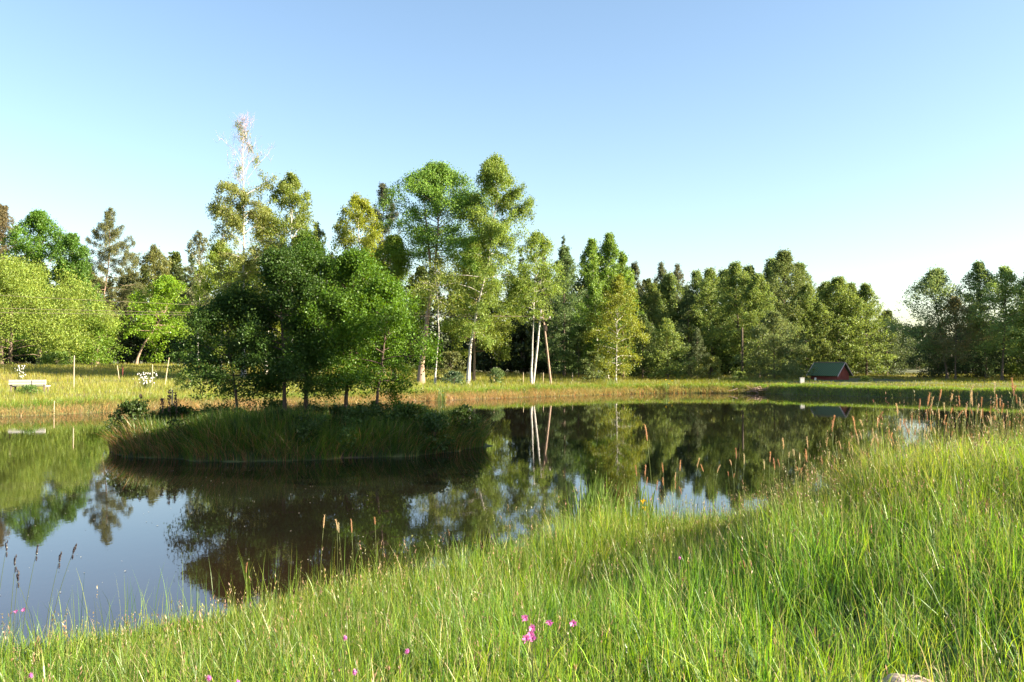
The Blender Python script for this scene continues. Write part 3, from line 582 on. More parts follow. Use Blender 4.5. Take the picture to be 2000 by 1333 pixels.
def bank_grass():
    rg = np.random.default_rng(21); parts = []
    n = 800000; Y = rg.uniform(36, 110, n); X = rg.uniform(-1, 1, n) * (Y * .66 + 3)
    keep = rg.uniform(0, 1, n) < (Y / 110) ** .3; X, Y = X[keep], Y[keep]
    D = pond_dist(X, Y); k = (D > -.15) & ((D < 5) | ((rg.uniform(0, 1, len(X)) < .42) & (D < 60))); X, Y, D = X[k], Y[k], D[k]
    nw = near_weight(X, Y); k = nw < .5; X, Y, D = X[k], Y[k], D[k]; Z, D = ground_d(X, Y)
    N = len(X); left = ss(25, 12, X); edge = ss(1.5, -.1, D)
    h = rg.uniform(.26, .5, N) * (1 + .25 * smooth_noise(X, Y, .5, 5)); h = np.where(X > 20, h * .6, h); h = np.where((X > 25.5) & (X < 33) & (Y > 67.5) & (Y < 82), h * .3, h); h = np.where((X > 20) & (D < .6), h * .7, h)
    g = grass_cols(N, rg, [.2, .34, .3, .05, .1, .01], .09) ; tan = np.array([[.36, .285, .055]]) * rg.uniform(.85, 1.15, (N, 1)); rust = np.array([[.5, .26, .11]]) * rg.uniform(.6, 1.3, (N, 1))
    f = np.clip(.3 + .3 * smooth_noise(X, Y, .25, 6) + .35 * ss(9, 22, D) + rg.normal(0, .12, N), 0, 1)[:, None]; g = g * np.array([1.06, .86, .8]) * (1 - .22 * ss(-6, 8, X))[:, None]; tan = tan * (1 - .3 * ss(-6, 8, X))[:, None]; col = g * (1 - f) + (g * .4 + tan * .6) * f
    isr = (rg.uniform(0, 1, N) < edge * .95 * (.35 + .65 * left)); col = np.where(isr[:, None], rust, col)
    pink = (rg.uniform(0, 1, N) < .05) & (D > 1.5); col = np.where(pink[:, None], np.array([[.26, .15, .1]]), col)
    az = rg.uniform(0, 6.28, N); ln = np.abs(rg.normal(.25, .25, N)); ln = np.where(isr, ln + .5, ln); h = np.where(isr, h * 1.0, h)
    parts.append(blades(np.stack([X, Y, Z - .03], 1), h, (.008 + .008 * rg.uniform(0, 1, N)) * Y / 50, az, ln, col, 2, rg.uniform(0, 6.28, N)))
    # dense tussocks right at the waterline
    A = POND; B = np.roll(POND, -1, 0); m_ = 130000; L_ = np.linalg.norm(B - A, axis=1); k = rg.choice(len(A), m_, p=L_ / L_.sum()); u = rg.uniform(0, 1, (m_, 1)); p = A[k] * (1 - u) + B[k] * u
    nr = np.stack([(B - A)[k][:, 1], -(B - A)[k][:, 0]], 1); nr /= np.linalg.norm(nr, axis=1)[:, None]; dd = rg.uniform(-.12, 1.0, m_)
    p = p + nr * dd[:, None]; kk = near_weight(p[:, 0], p[:, 1]) < .4; kk &= np.abs(p[:, 0]) < p[:, 1] * .66 + 3; p = p[kk]
    X, Y = p[:, 0], p[:, 1]; Z, D = ground_d(X, Y); kk = D > -.2; X, Y, Z, D = X[kk], Y[kk], Z[kk], D[kk]; N = len(X); rt = ss(19.5, 22, X)
    cl = smooth_noise(X, Y, 2.2, 14); f = np.clip(ss(.62, .1, D) + .35 * cl - .1 + rg.normal(0, .22, N), 0, 1)[:, None] * (1 - .75 * rt * (rg.uniform(0, 1, N) < .9))[:, None] * (1 - .35 * ss(-4, 10, X))[:, None]
    col = grass_cols(N, rg, [.3, .35, .2, .15, 0, 0], .12) * (1 - f) + np.array([[.42, .30, .135]]) * rg.uniform(.55, 1.3, (N, 1)) * f
    h = rg.uniform(.22, .55, N) * (1 + .3 * cl) * (1 - .35 * rt); az = np.arctan2(-(Y - 40), -(X - 5)) + rg.normal(0, 1.2, N); ln = np.abs(rg.normal(.35, .35, N)) + .4 * f[:, 0]
    parts.append(blades(np.stack([X, Y, Z - .03], 1), h, (.008 + .01 * rg.uniform(0, 1, N)) * Y / 50, az, ln, col, 3, rg.uniform(0, 6.28, N)))
    v, t, c = join(parts); o = obj('bank_grass', np_mesh('bank_grass', v, tris=t, col=c), M_GRASS); o.color = (1, 1, 1, 1)
    tag(o, 'sunlit yellow green meadow grass with rusty straw along the far shore', 'grass', kind='stuff')
bank_grass()

def island_grass():
    rg = np.random.default_rng(31); n = 85000; X = rg.uniform(ICX - IA * 1.08, ICX + IA * 1.08, n); Y = rg.uniform(ICY - IB * 1.08, ICY + IB * 1.08, n)
    i = isl_dist(X, Y); k = i > -.12; X, Y, i = X[k], Y[k], i[k]; Z, _ = ground_d(X, Y); N = len(X)
    h = rg.uniform(.35, .9, N) * (1 + .35 * smooth_noise(X, Y, 1.5, 8)) * (1 - .1 * ss(.4, 0, i)) * (1 - .3 * ss(1.5, 3, i)); edge = ss(.6, 0, i)
    col = grass_cols(N, rg, [.25, .18, .17, .28, .08, .04]) * .62 * (1 + .3 * smooth_noise(X, Y, 1.3, 33))[:, None]; rust = np.array([[.36, .19, .08]]) * rg.uniform(.5, 1.3, (N, 1))
    isr = rg.uniform(0, 1, N) < edge * .42 * (.6 + .5 * smooth_noise(X, Y, 1.1, 12)) + .03; col = np.where(isr[:, None], rust, col)
    az = np.arctan2((Y - ICY), (X - ICX)) + rg.normal(0, 1.1, N); ln = np.abs(rg.normal(.22, .25, N)) + .35 * edge
    v, t, c = blades(np.stack([X, Y, Z - .03], 1), h, .007 + .008 * rg.uniform(0, 1, N), az, ln, col, 4, rg.uniform(0, 6.28, N))
    o = obj('island_grass', np_mesh('island_grass', v, tris=t, col=c), M_GRASS); o.color = (1, 1, 1, 1)
    tag(o, 'tall shaded grass and dead straw fringing the pond island', 'grass', kind='stuff')
island_grass()
def island_weeds():
    rg = np.random.default_rng(35); V = []; C = []
    for k in range(95):
        a = rg.uniform(0, 6.28); r = rg.uniform(.15, .97) ** .6; x, y = ICX + IA * r * math.cos(a), ICY + IB * r * math.sin(a) * .97; z = gz(x, y); h = rg.uniform(.35, .95); w_ = rg.uniform(.25, .6); n = int(rg.uniform(120, 420))
        t = rg.uniform(.1, 1, n) ** .8; b = rg.uniform(0, 6.28, n); q = np.stack([x + w_ * .5 * np.sqrt(rg.uniform(0, 1, n)) * np.cos(b), y + w_ * .5 * np.sqrt(rg.uniform(0, 1, n)) * np.sin(b), z + h * t], 1)
        v, _ = leaf_quads(q, n, rg.uniform(.06, .11), .03, rg, .55, .5, .3); V.append(v); C.append(np.repeat(np.array([[.045, .08, .016]]) * rg.uniform(.6, 1.5) * rg.uniform(.75, 1.25, (n, 1)), 4, 0))
    V = np.vstack(V); o = obj('island_weeds', np_mesh('island_weeds', V, quads=quads_n(len(V) // 4), col=np.vstack(C)), M_LEAF); o.color = (1, 1, 1, 1)
    tag(o, 'leafy weeds and nettles growing through the island grass', 'weeds', kind='stuff')
island_weeds()

# ------------------------------------------------------------------ foxtail stems with rusty heads along the near shore
def fox_proto(seed):
    rg = np.random.default_rng(seed); h = rg.uniform(.85, 1.05); lx, ly = rg.normal(0, .08, 2); L = rg.uniform(.08, .14)
    pts = np.array([(lx * t * t, ly * t * t, h * t) for t in np.linspace(0, 1, 6)]); s = MB(); s.tube(pts, np.linspace(.0028, .0016, 6), 5, col=(.16, .2, .05))
    hd = MB(); d = pts[-1] - pts[-2]; d /= np.linalg.norm(d); bend = rg.normal(0, .25, 3); K = 9
    c = np.array([pts[-1] + d * L * u + bend * L * u * u * .5 for u in np.linspace(-.05, 1, K)]); r = .0060 * np.sin(np.linspace(.35, math.pi - .25, K)) ** .6 * rg.uniform(.8, 1.2)
    hd.tube(c, r, 7, col=(1, 1, 1))
    for _ in range(60):                                   # bristles
        u = rg.integers(1, K - 1); q = c[u] + (c[min(u + 1, K - 1)] - c[u]) * rg.uniform(); a = rg.uniform(0, 6.28); o_ = np.array([math.cos(a), math.sin(a), .9]) * .02
        sd = np.array([-math.sin(a), math.cos(a), 0]) * .0022; hd.add([q - sd, q + sd, q + o_], tris=[[0, 1, 2]], col=np.array([1.15, 1.1, 1.0]))
    return s.mesh('stem', True), hd.mesh('seed_head')
FOX = [fox_proto(40 + i) for i in range(6)]
FOXC = [(.50, .31, .16), (.43, .25, .13), (.52, .40, .23), (.36, .2, .11), (.5, .44, .27)]
def foxtail(x, y, z, s, label, group, rg, col=None, bend=.08):
    a, b = FOX[rg.integers(0, 6)]
    t = thing('foxtail_grass', (x, y, z), label, 'grass stem', group, rg.uniform(0, 6.28)); t['kind'] = 'thing'; t.scale = (s, s, s)
    t.rotation_euler[0] = rg.normal(0, bend); t.rotation_euler[1] = rg.normal(0, bend)
    st = obj('stem', a, M_GRASS if not a.materials else None, t); hd = obj('seed_head', b, M_GRASS if not b.materials else None, t)
    hd.color = (*(col or FOXC[rg.integers(0, 5)]), 1); st.color = (1, 1, 1, 1)
    k = rg.uniform(1.0, 1.7); hd.scale = (1, 1, 1)
    return t
def foxtails():
    rg = np.random.default_rng(77); k = 0; n = 0
    while n < 292 and k < 20000:
        k += 1; t = rg.uniform(0, 1)
        y = 9.0 + 9 * rg.uniform(); x = rg.uniform(1.2, 10.5)
        px = 1000 + F * x / y
        if px > 2080 or px < 1240: continue
        z, d = ground_d([x], [y]); z, d = z[0], d[0]
        if not (.05 < d < 5.2): continue
        if rg.uniform() > .4 + .6 * ss(1500, 1900, px): continue
        if px < 1480 and d > 1.3: continue
        foxtail(x, y, z - .02, rg.uniform(.72, 1.08), 'grass stem with a rusty orange seed head along the near shore', 'rusty seed heads along the near shore', rg); n += 1
foxtails()
rg_ = np.random.default_rng(99)
for px, py, d, s, lab in [(628, 1018, 8.9, 0, 'tan foxtail head left of the trio over the dark reflection'), (663, 1035, 8.6, 0, 'pale green foxtail head in the trio over the dark reflection'), (671, 1032, 8.7, 0, 'orange foxtail head in the trio over the dark reflection'), (693, 1028, 8.5, 0, 'orange leaning foxtail head right of the trio'), (740, 1020, 8.7, 0, 'thin green foxtail over the dark reflection'), (489, 1118, 7.4, 0, 'pinkish foxtail head over the brown water'), (1277, 845, 14.6, 0, 'large pale foxtail head standing alone left of the rusty heads'), (1555, 1070, 7.6, 0, 'dark red foxtail head in the middle of the near grass'), (1458, 1092, 6.6, 0, 'rust coloured foxtail head deep in the near grass'), (1948, 940, 7.5, 0, 'plump orange foxtail head near the right edge'), (1590, 1262, 4.3, 0, 'reddish slender foxtail head low in the right grass')]:
    x = (px - 1000) / F * d; z = gz(x, d); top = CAMZ + (YH - py) / F * d
    foxtail(x, d, z, max(.3, (top - z) / 1.03), lab, 'scattered foxtail heads in the near grass', rg_, bend=.03)
# dark cocksfoot heads at the lower left
def cocksfoot(px, py, d, bpx, label, seed):
    rg = np.random.default_rng(seed); x = (bpx - 1000) / F * d; z = gz(x, d); h = CAMZ + (YH - py) / F * d - z; dx = (px - bpx) / F * d
    t = thing('cocksfoot_grass', (x, d, z), label, 'grass stem', 'dark flowering grass stems by the water'); t['kind'] = 'thing'
    P_ = np.array([(dx * u ** 1.7, .02 * u, h * u) for u in np.linspace(0, 1, 8)]); s = MB(); s.tube(P_, np.linspace(.0032, .0016, 8), 5, col=(.09, .12, .05)); s.build('stem', M_GRASS, t, smooth=True)
    hd = MB(); dr = P_[-1] - P_[-2]; dr /= np.linalg.norm(dr)
    for u, r in [(0, .011), (.02, .012), (.04, .010), (.06, .007), (-.045, .009), (-.06, .008)]:
        off = np.array([.012, 0, 0]) * (1 if u < 0 else rg.normal(0, .3)); hd.blob(P_[-1] + dr * (u - .03) + off, (r * .75, r * .75, r * 1.9), 6, 5, (.05, .04, .05), .15, rg)
    hd.build('seed_head', M_GRASS, t)
    for o in t.children: o.color = (1, 1, 1, 1)
for i, (px, py, d, b, lab) in enumerate([(16, 1064, 7.4, -6, 'dark seed head leaning at the far left edge'), (33, 1092, 7.2, 24, 'small dark seed head second from the left edge'), (75, 1072, 7.5, 48, 'upright dark seed head third from the left'), (120, 1086, 7.3, 92, 'curved dark seed head in the lower left grass'), (148, 1070, 7.4, 100, 'highest dark seed head leaning right in the lower left'), (38, 1122, 7.1, 30, 'lowest dark seed head at the far left')]):
    cocksfoot(px, py, d, b, lab, 500 + i)

# ------------------------------------------------------------------ flowers
def campion(px, py, d, n, label, seed, sp=.05):
    rg = np.random.default_rng(seed); x = (px - 1000) / F * d; z = gz(x, d); h = CAMZ + (YH - py) / F * d - z
    t = thing('ragged_robin', (x, d, z), label, 'flower', 'pink ragged flowers in the grass')
    s = MB(); heads = []
    for k in range(n):
        e = np.array([rg.normal(0, sp), rg.normal(0, .03), h + rg.uniform(-.06, .03)]); s.tube([(0, 0, 0), (0, 0, h * .65), tuple(e)], [.002, .0018, .0012], 4, col=(.08, .1, .04)); heads.append(e)
    s.build('stem', M_GRASS, t).color = (1, 1, 1, 1)
    for e in heads:
        f = MB()
        for q in range(14):
            a = q * 2 * math.pi / 14 + rg.normal(0, .2); L = rg.uniform(.010, .017); u = np.array([math.cos(a), math.sin(a) * .6 - .5, math.sin(a) * .8 + .2 * rg.normal()]); sd = np.array([-math.sin(a), 0, math.cos(a)]) * .0022
            f.add([e - sd, e + sd, e + u * L + sd, e + u * L - sd], quads=[[0, 1, 2, 3]], col=np.array([.62, .17, .42]) * rg.uniform(.8, 1.2))
        f.blob(e, .0035, 6, 4, (.25, .07, .12)); f.build('petals', M_GRASS, t).color = (1, 1, 1, 1)
campion(1052, 1208, 3.6, 4, 'upper spray of pink ragged flowers in the near grass', 61)
campion(1042, 1240, 3.5, 3, 'lower spray of pink ragged flowers just below the other', 62, .03)
campion(34, 1182, 6.6, 3, 'faded pink flower spray at the lower left edge', 63)
def clover(px, py, d, label, seed):
    rg = np.random.default_rng(seed); x = (px - 1000) / F * d; z = gz(x, d); h = CAMZ + (YH - py) / F * d - z
    t = thing('clover_flower', (x, d, z), label, 'flower', 'purple clover heads in the grass')
    s = MB(); s.tube([(0, 0, 0), (.01, 0, h)], [.0022, .0018], 5, col=(.08, .12, .04)); s.build('stem', M_GRASS, t).color = (1, 1, 1, 1)
    f = MB(); f.blob((.01, 0, h), .008, 8, 6, (.5, .14, .38), .12, rg)
    for q in range(70):
        u = rg.normal(0, 1, 3); u /= np.linalg.norm(u); sd = np.cross(u, [.3, .2, .9]) * .0018; c0 = np.array([.01, 0, h]) + u * .006
        f.add([c0 - sd, c0 + sd, c0 + u * .009], tris=[[0, 1, 2]], col=np.array([.6, .2, .48]) * rg.uniform(.7, 1.25))
    f.build('flower_head', M_GRASS, t).color = (1, 1, 1, 1)
for i, (px, py, d, lab) in enumerate([(792, 1268, 3.6, 'pink clover head in the middle of the bottom grass'), (690, 1308, 3.4, 'dull pink clover head low in the bottom grass'), (64, 1314, 3.9, 'purple clover head in the bottom left corner'), (408, 1320, 3.4, 'bright purple clover head at the bottom edge'), (464, 1328, 3.4, 'purple clover head cut by the bottom edge'), (672, 1242, 3.8, 'mauve clover head beside the grey tuft'), (1323, 1088, 6.0, 'tiny pink clover head in the middle right grass')]):
    clover(px, py, d, lab, 600 + i)
def iris(px, py, d, n, label, flowers, hleaf, seed):
    rg = np.random.default_rng(seed); x = (px - 1000) / F * d; z = max(gz(x, d), -.15)
    t = thing('yellow_iris', (x, d, z), label, 'iris', 'yellow irises at the water edge')
    p = np.c_[rg.normal(0, .16, n), rg.normal(0, .12, n), np.zeros(n)]; N = n; az = rg.uniform(0, 6.28, N)
    v, tr, c = blades(p, hleaf * rg.uniform(.65, 1.1, N), rg.uniform(.014, .024, N), az, np.abs(rg.normal(.12, .15, N)), np.array([[.12, .19, .035]]) * rg.uniform(.7, 1.4, (N, 1)), 5, rg.normal(0, .6, N))
    obj('leaves', np_mesh('leaves', v, tris=tr, col=c), M_GRASS, t).color = (1, 1, 1, 1)
    for fx, fy in flowers:
        e = np.array([(fx - px) / F * d, -.05, CAMZ + (YH - fy) / F * d - z]); s = MB(); s.tube([(e[0] * .4, -.02, 0), (e[0] * .8, -.04, e[2] * .6), tuple(e)], [.005, .0045, .004], 5, col=(.07, .12, .03)); s.build('stem', M_GRASS, t).color = (1, 1, 1, 1)
        f = MB()
        for q in range(6):
            a = q * 1.047 + .3; u = np.array([math.cos(a), math.sin(a), 0]); sd = np.array([-math.sin(a), math.cos(a), 0]); L = .05 if q % 2 else .07; up = .045 if q % 2 else -.035
            a0 = e; m_ = e + u * L * .6 + np.array([0, 0, .015 if q % 2 else .012]); e2 = e + u * L + np.array([0, 0, up])
            f.add([a0, m_ + sd * .022, e2, m_ - sd * .022], quads=[[0, 1, 2, 3]], col=np.array([.85, .55, .02]))
        f.build('petals', M_GRASS, t).color = (1, 1, 1, 1)
iris(1250, 985, 12.6, 46, 'yellow iris in flower among the reeds on the near shore', [(1254, 978), (1258, 992)], .85, 71)
iris(1165, 985, 12.0, 95, 'tall pale green iris clump without flowers at the near shore corner', [], 1.0, 72)
iris(862, 772, 56.4, 60, 'yellow iris clump on the far bank right of the island', [(866, 768), (872, 776), (856, 764)], 1.2, 73)
iris(1300, 752, 69.8, 40, 'small yellow iris patch on the far bank below the dark hollow', [(1300, 742), (1312, 744), (1306, 750)], .9, 74)
iris(1050, 762, 63.6, 40, 'dark green iris clump on the far bank below the A-frame pole', [], .9, 75)
iris(1192, 752, 69.2, 40, 'dark green iris clump on the far bank below the hanging birch', [], .9, 76)
def daisies(px, py, d, wpx, n, label, seed):
    rg = np.random.default_rng(seed); x = (px - 1000) / F * d; z = gz(x, d); h = CAMZ + (YH - py) / F * d - z; wd = wpx / F * d
    t = thing('flowering_shrub', (x, d, z), label, 'shrub', 'white flowering shrubs on the meadow'); s = MB(); f = MB()
    for k in range(n):
        e = np.array([rg.normal(0, wd * .3), rg.normal(0, wd * .2), h * rg.uniform(.35, 1)]); s.tube([(e[0] * .2, e[1] * .2, 0), tuple(e)], [.012, .006], 4, col=(.12, .15, .06)); f.blob(e, rg.uniform(.025, .05), 6, 4, (.75, .72, .66), .2, rg)
    s.build('stem', M_GRASS, t).color = (1, 1, 1, 1); f.build('blossom', M_PLAIN, t)
daisies(286, 728, 56, 30, 60, 'white flowering shrub beside the stakes on the meadow', 81)
daisies(40, 714, 62, 16, 30, 'tall white flowered plant behind the white bench', 82)

# ------------------------------------------------------------------ bench, stakes, posts, pole, lines
def bench():
    d = 50.0; x = (57 - 1000) / F * d; z = gz(x, d); t = thing('park_bench', (x, d, z), 'white slatted bench with weathered legs half sunk in the meadow grass', 'bench', rz=R(4))
    top = CAMZ + (YH - 742) / F * d - z; L = 2.05
    for yy in (0.0, .17, .34): MB().box((0, yy, top - .36), (L, .15, .045)).build('seat_plank', M_WOODW, t)
    for x0, x1 in ((-L / 2, .20), (.26, L / 2)):
        for zz in (top - .065, top - .215): MB().box(((x0 + x1) / 2, -.17, zz), (x1 - x0, .045, .125)).build('back_plank', M_WOODW, t)
    for sx in (-.92, .23, .92):
        MB().box((sx, -.12, top / 2 - .03), (.09, .05, top - .06)).build('back_post', M_WOODG, t)
        MB().box((sx, .36, (top - .39) / 2), (.09, .07, top - .39)).build('leg', M_WOODG, t)
        MB().box((sx, .13, top - .41), (.07, .42, .05)).build('bearer', M_WOODG, t)
bench()
def stake(px, yt, d, r, label, lean=0, mat=None, name='stake', cat='stake', group='stakes on the meadow'):
    x = (px - 1000) / F * d; z = gz(x, d); h = CAMZ + (YH - yt) / F * d - z
    t = MB(); t.tube([(0, 0, -.2), (lean * .5, 0, h * .5), (lean, .01, h - .03), (lean, .01, h)], [r * 1.05, r, r * .95, r * .7], 7)
    tag(t.build(name, mat or M_STAKE, None, (x, d, z)), label, cat, group)
for a in [(145, 695, 55, .035, 'tall pale stake in front of the willow'), (298, 712, 60, .03, 'upright stake beside the white flowering shrub'), (322, 699, 62, .035, 'slanting stake right of the white flowering shrub', .3), (234, 714, 70, .03, 'short tilted pale stake at the meadow edge', -.2), (107, 783, 42.2, .02, 'thin pale stake standing in the far left shore straw'),
          (965, 722, 70, .03, 'pale stake beside the tiny sapling'), (914, 722, 72, .03, 'stake behind the leaning birch foot'), (1022, 728, 72, .03, 'stake left of the half bare birch'), (1061, 728, 73, .03, 'stake between the A-frame pole legs'), (1118, 728, 74, .035, 'lone stake right of the A-frame pole'), (337, 762, 29.2, .025, 'pale stake standing among the island dock stalks')]:
    stake(*a[:5], *(a[5:]))
stake(240, 716, 72, .05, 'dark stake with a dull red top at the meadow edge', 0, M_RED)
for px, yt, wd, d, lab in [(1566, 739, .32, 70.5, 'wider white marker post at the pond corner'), (1592, 739, .14, 74, 'narrow white marker post before the hut')]:
    x = (px - 1000) / F * d; z = gz(x, d); h = CAMZ + (YH - yt) / F * d - z
    m = MB(); m.box((0, 0, h / 2 - .1), (wd, wd * .7, h + .2)); m.box((0, 0, h + .02), (wd * 1.08, wd * .78, .04))
    tag(m.build('marker_post', M_WOODW, None, (x, d, z)), lab, 'post', 'white marker posts')
stake(1450, 640, 82, .09, 'dark bare pole standing in the right wood', 0, M_BARK, 'wooden_pole', 'pole', None)
POLE = None
def a_pole():
    d = 70.0; x = (1058 - 1000) / F * d; z = gz(x, d); top = CAMZ + (YH - 606) / F * d - z
    t = thing('utility_pole', (x, d, z), 'wooden A-frame power pole between the birches', 'utility pole')
    MB().tube([(-.72, 0, -.3), (-.35, 0, top * .5), (-.05, 0, top)], [.095, .085, .07], 8).build('leg', M_BIRCH, t, smooth=True)
    MB().tube([(.78, 0, -.3), (.42, 0, top * .5), (.05, 0, top - .02)], [.09, .08, .07], 8).build('leg', M_PINK, t, smooth=True)
    MB().box((0, -.13, top - .72), (1.5, .09, .1)).build('crossarm', M_WOODG, t)
    MB().box((.36, -.04, top - 1.45), (.16, .2, .42)).box((.36, -.04, top - 1.21), (.2, .24, .05)).build('switch_box', M_OAKBARK, t)
    for xx in (-.65, 0, .65): MB().tube([(xx, -.13, top - .67), (xx, -.13, top - .6), (xx, -.13, top - .5)], [.03, .05, .03], 7).build('insulator', M_WOODW, t)
    return x, d, z + top - .52
PX, PD, PZ = a_pole()
for k, (y2, lab) in enumerate([(578, 'uppermost power line crossing the left wood'), (601, 'middle power line crossing the left wood'), (610, 'lowest power line crossing the left wood')]):
    d2 = 62.0; x2 = (150 - 1000) / F * d2; z2 = CAMZ + (YH - y2) / F * d2
    p0 = np.array([PX - .65 + .65 * k, PD - .13, PZ]); p1 = np.array([x2, d2 - k * .5, z2]); P_ = []
    for s in np.linspace(0, 1.6, 40):
        q = p0 + (p1 - p0) * s; q[2] -= .28 * math.sin(math.pi * min(s / 1.6, 1)) * (1.0 - .2 * k); P_.append(q)
    tag(MB().tube(P_, .010, 5, col=(.05, .05, .05)).build('power_line', M_WOODG), lab, 'power line', 'power lines')

# ------------------------------------------------------------------ red hut
def hut():
    d = 79.0; x0 = (1620 - 1000) / F * d; z = gz(x0, d); ax = R(-50)
    t = thing('garden_hut', (x0, d, z), 'small red wooden hut with a green shingled gable roof', 'hut', rz=ax)
    L, Wd, eh, ah = 3.05, 2.3, .85, 1.95
    apex = CAMZ + (YH - 708) / F * d - z; ah = apex - .08; eh = ah - .92
    m = MB(); hl, hw = L / 2 - .25, Wd / 2 - .12
    v = [(-hl, -hw, -.2), (hl, -hw, -.2), (hl, hw, -.2), (-hl, hw, -.2), (-hl, -hw, eh), (hl, -hw, eh), (hl, hw, eh), (-hl, hw, eh), (-hl, 0, ah - .02), (hl, 0, ah - .02)]
    m.add(v, tris=[[5, 6, 9], [4, 8, 7]], quads=[[0, 1, 5, 4], [1, 2, 6, 5], [2, 3, 7, 6], [3, 0, 4, 7]]); m.build('wall', M_RED, t)
    for k in range(9):                                     # boards of the gable wall
        yy = -hw + (k + .5) * 2 * hw / 9; hh = eh + (ah - eh) * (1 - abs(yy) / hw) - .05; MB().box((hl + .012, yy, hh / 2 - .1), (.018, 2 * hw / 9 - .02, hh + .1)).build('board', M_RED, t) if k == -1 else None
    b = MB()
    for k in range(9):
        yy = -hw + (k + .5) * 2 * hw / 9; hh = eh + (ah - eh) * (1 - abs(yy) / hw) - .08; b.box((hl + .012, yy, hh / 2 - .05), (.02, 2 * hw / 9 - .02, hh + .1))
    b.build('gable_boards', M_RED, t)
    MB().box((hl + .035, .02, .5), (.03, .5, .75)).build('door', M_TRIM if False else M_RED, t)
    h2 = Wd / 2 + .14; ez = ah - (ah - eh) / hw * h2; n = np.array([0, -(ah - ez), -h2])
    for s in (-1, 1):
        r = MB(); th = .05
        a = [(-L / 2, s * h2, ez), (L / 2, s * h2, ez), (L / 2, s * .0, ah), (-L / 2, s * .0, ah)]
        r.add(a + [(p[0], p[1], p[2] + th) for p in a], quads=[[0, 1, 2, 3], [7, 6, 5, 4], [0, 4, 5, 1], [1, 5, 6, 2], [3, 2, 6, 7], [0, 3, 7, 4]])
        r.build('roof', roof_mat(), t)
        for xx in (-L / 2 - .02, L / 2 + .02):
            g = MB(); p0 = np.array([xx, s * (h2 + .03), ez - .05]); p1 = np.array([xx, s * .0, ah + .0]); q = [p0, p1, p1 + [0, 0, .10], p0 + [0, 0, .10]]
            g.add([tuple(p + np.array([dx, 0, 0])) for dx in (-.018, .018) for p in q], quads=[[0, 1, 2, 3], [7, 6, 5, 4], [0, 4, 5, 1], [1, 5, 6, 2], [2, 6, 7, 3], [3, 7, 4, 0]]); g.build('bargeboard', M_TRIM, t)
    MB().tube([(-L / 2 - .03, 0, ah + .07), (L / 2 + .03, 0, ah + .07)], .05, 6).build('ridge_cap', M_WOODG, t)
def roof_mat():
    if 'roof_shingles' in bpy.data.materials: return bpy.data.materials['roof_shingles']
    m, n, l, out = new_mat('roof_shingles'); tc = n.new('ShaderNodeTexCoord'); mp = n.new('ShaderNodeMapping'); mp.inputs['Rotation'].default_value = (0, 0, R(28)); mp.inputs['Scale'].default_value = (1, 1, .4)
    l.new(tc.outputs['Object'], mp.inputs[0]); wv = n.new('ShaderNodeTexWave'); wv.inputs['Scale'].default_value = 1.7; wv.inputs['Distortion'].default_value = .6; l.new(mp.outputs[0], wv.inputs[0])
    cr = n.new('ShaderNodeValToRGB'); cr.color_ramp.elements[0].color = (.075, .115, .06, 1); cr.color_ramp.elements[1].color = (.13, .18, .095, 1); l.new(wv.outputs[0], cr.inputs[0])
    p = n.new('ShaderNodeBsdfPrincipled'); p.inputs['Roughness'].default_value = .95; p.inputs['Specular IOR Level'].default_value = .1; l.new(cr.outputs[0], p.inputs['Base Color']); l.new(p.outputs[0], out.inputs[0]); return m
hut()

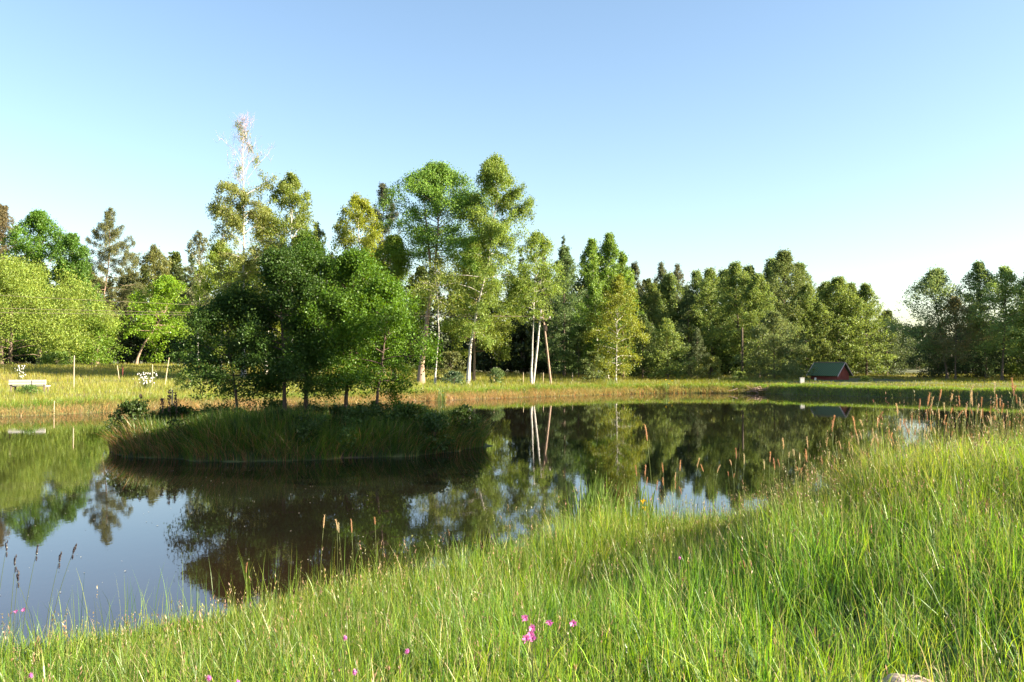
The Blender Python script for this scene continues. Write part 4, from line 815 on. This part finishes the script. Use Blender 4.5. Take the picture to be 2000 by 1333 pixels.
# ------------------------------------------------------------------ brush heap at the far corner, stone, floating specks
def brush():
    rg = np.random.default_rng(91); d = 69.3; x = (1490 - 1000) / F * d; m = MB()
    for k in range(70):
        a = rg.uniform(0, 6.28); L = rg.uniform(.5, 1.5); p = np.array([rg.normal(0, .75), rg.normal(0, .25), rg.uniform(.0, .35)]); e = p + np.array([math.cos(a) * L * .8, math.sin(a) * .3 * L, rg.uniform(-.25, .3)]); q = (p + e) / 2 + rg.normal(0, .08, 3)
        m.tube([p, q, e], [.035, .026, .012], 5)
    tag(m.build('brush_heap', M_PINK, None, (x, d, .1)), 'heap of dead brown branches at the corner of the far shore', 'brush heap')
    pts = MB()
    for k in range(60):
        px = rg.uniform(-.2, 2.9); a = rg.normal(0, .5); L = rg.uniform(.2, .55); pts.tube([(px, rg.normal(0, .25), -.05), (px + a * L * .5, 0, L * .6), (px + a * L, 0, L * .75)], [.02, .015, .006], 4)
    tag(pts.build('dead_reeds', M_STAKE, None, (x + .8, d - .5, 0)), 'broken dead reeds in the water right of the brush heap', 'reeds', kind='stuff')
brush()
def stone():
    d = 3.95; x = (1768 - 1000) / F * d; z = gz(x, d); top = CAMZ + (YH - 1318) / F * d - z
    m = MB(); m.blob((0, 0, top / 2), (.15, .13, top / 2), 16, 10, None, .06, np.random.default_rng(3))
    tag(m.build('field_stone', M_STONE, None, (x, d, z), smooth=True), 'pinkish grey stone poking out of the grass at the bottom edge', 'stone')
stone()
def specks():
    rg = np.random.default_rng(13); n = 300; Y = rg.uniform(9, 24, n); X = rg.uniform(-9, 1, n); D = pond_dist(X, Y); i = isl_dist(X, Y); k = (D < -.3) & (i < -.3); X, Y = X[k], Y[k]; N = len(X)
    a = rg.uniform(0, 6.28, N); s = rg.uniform(.006, .02, N); P_ = np.stack([X, Y, np.full(N, .006)], 1); u = np.stack([np.cos(a), np.sin(a), 0 * a], 1) * s[:, None]; b = np.stack([-np.sin(a), np.cos(a), 0 * a], 1) * (s * .5)[:, None]; up = np.array([0, 0, .004])
    v = np.stack([P_ - u, P_ + b + up, P_ + u, P_ - b + up], 1).reshape(-1, 3)
    c = np.repeat(np.array([[.32, .3, .24]]) * rg.uniform(.5, 1.3, (N, 1)), 4, 0)
    o = obj('floating_specks', np_mesh('floating_specks', v, quads=quads_n(N), col=c), M_PLAIN)
    tag(o, 'pale leaf bits and seed fluff drifting on the water', 'specks', kind='stuff')
specks()
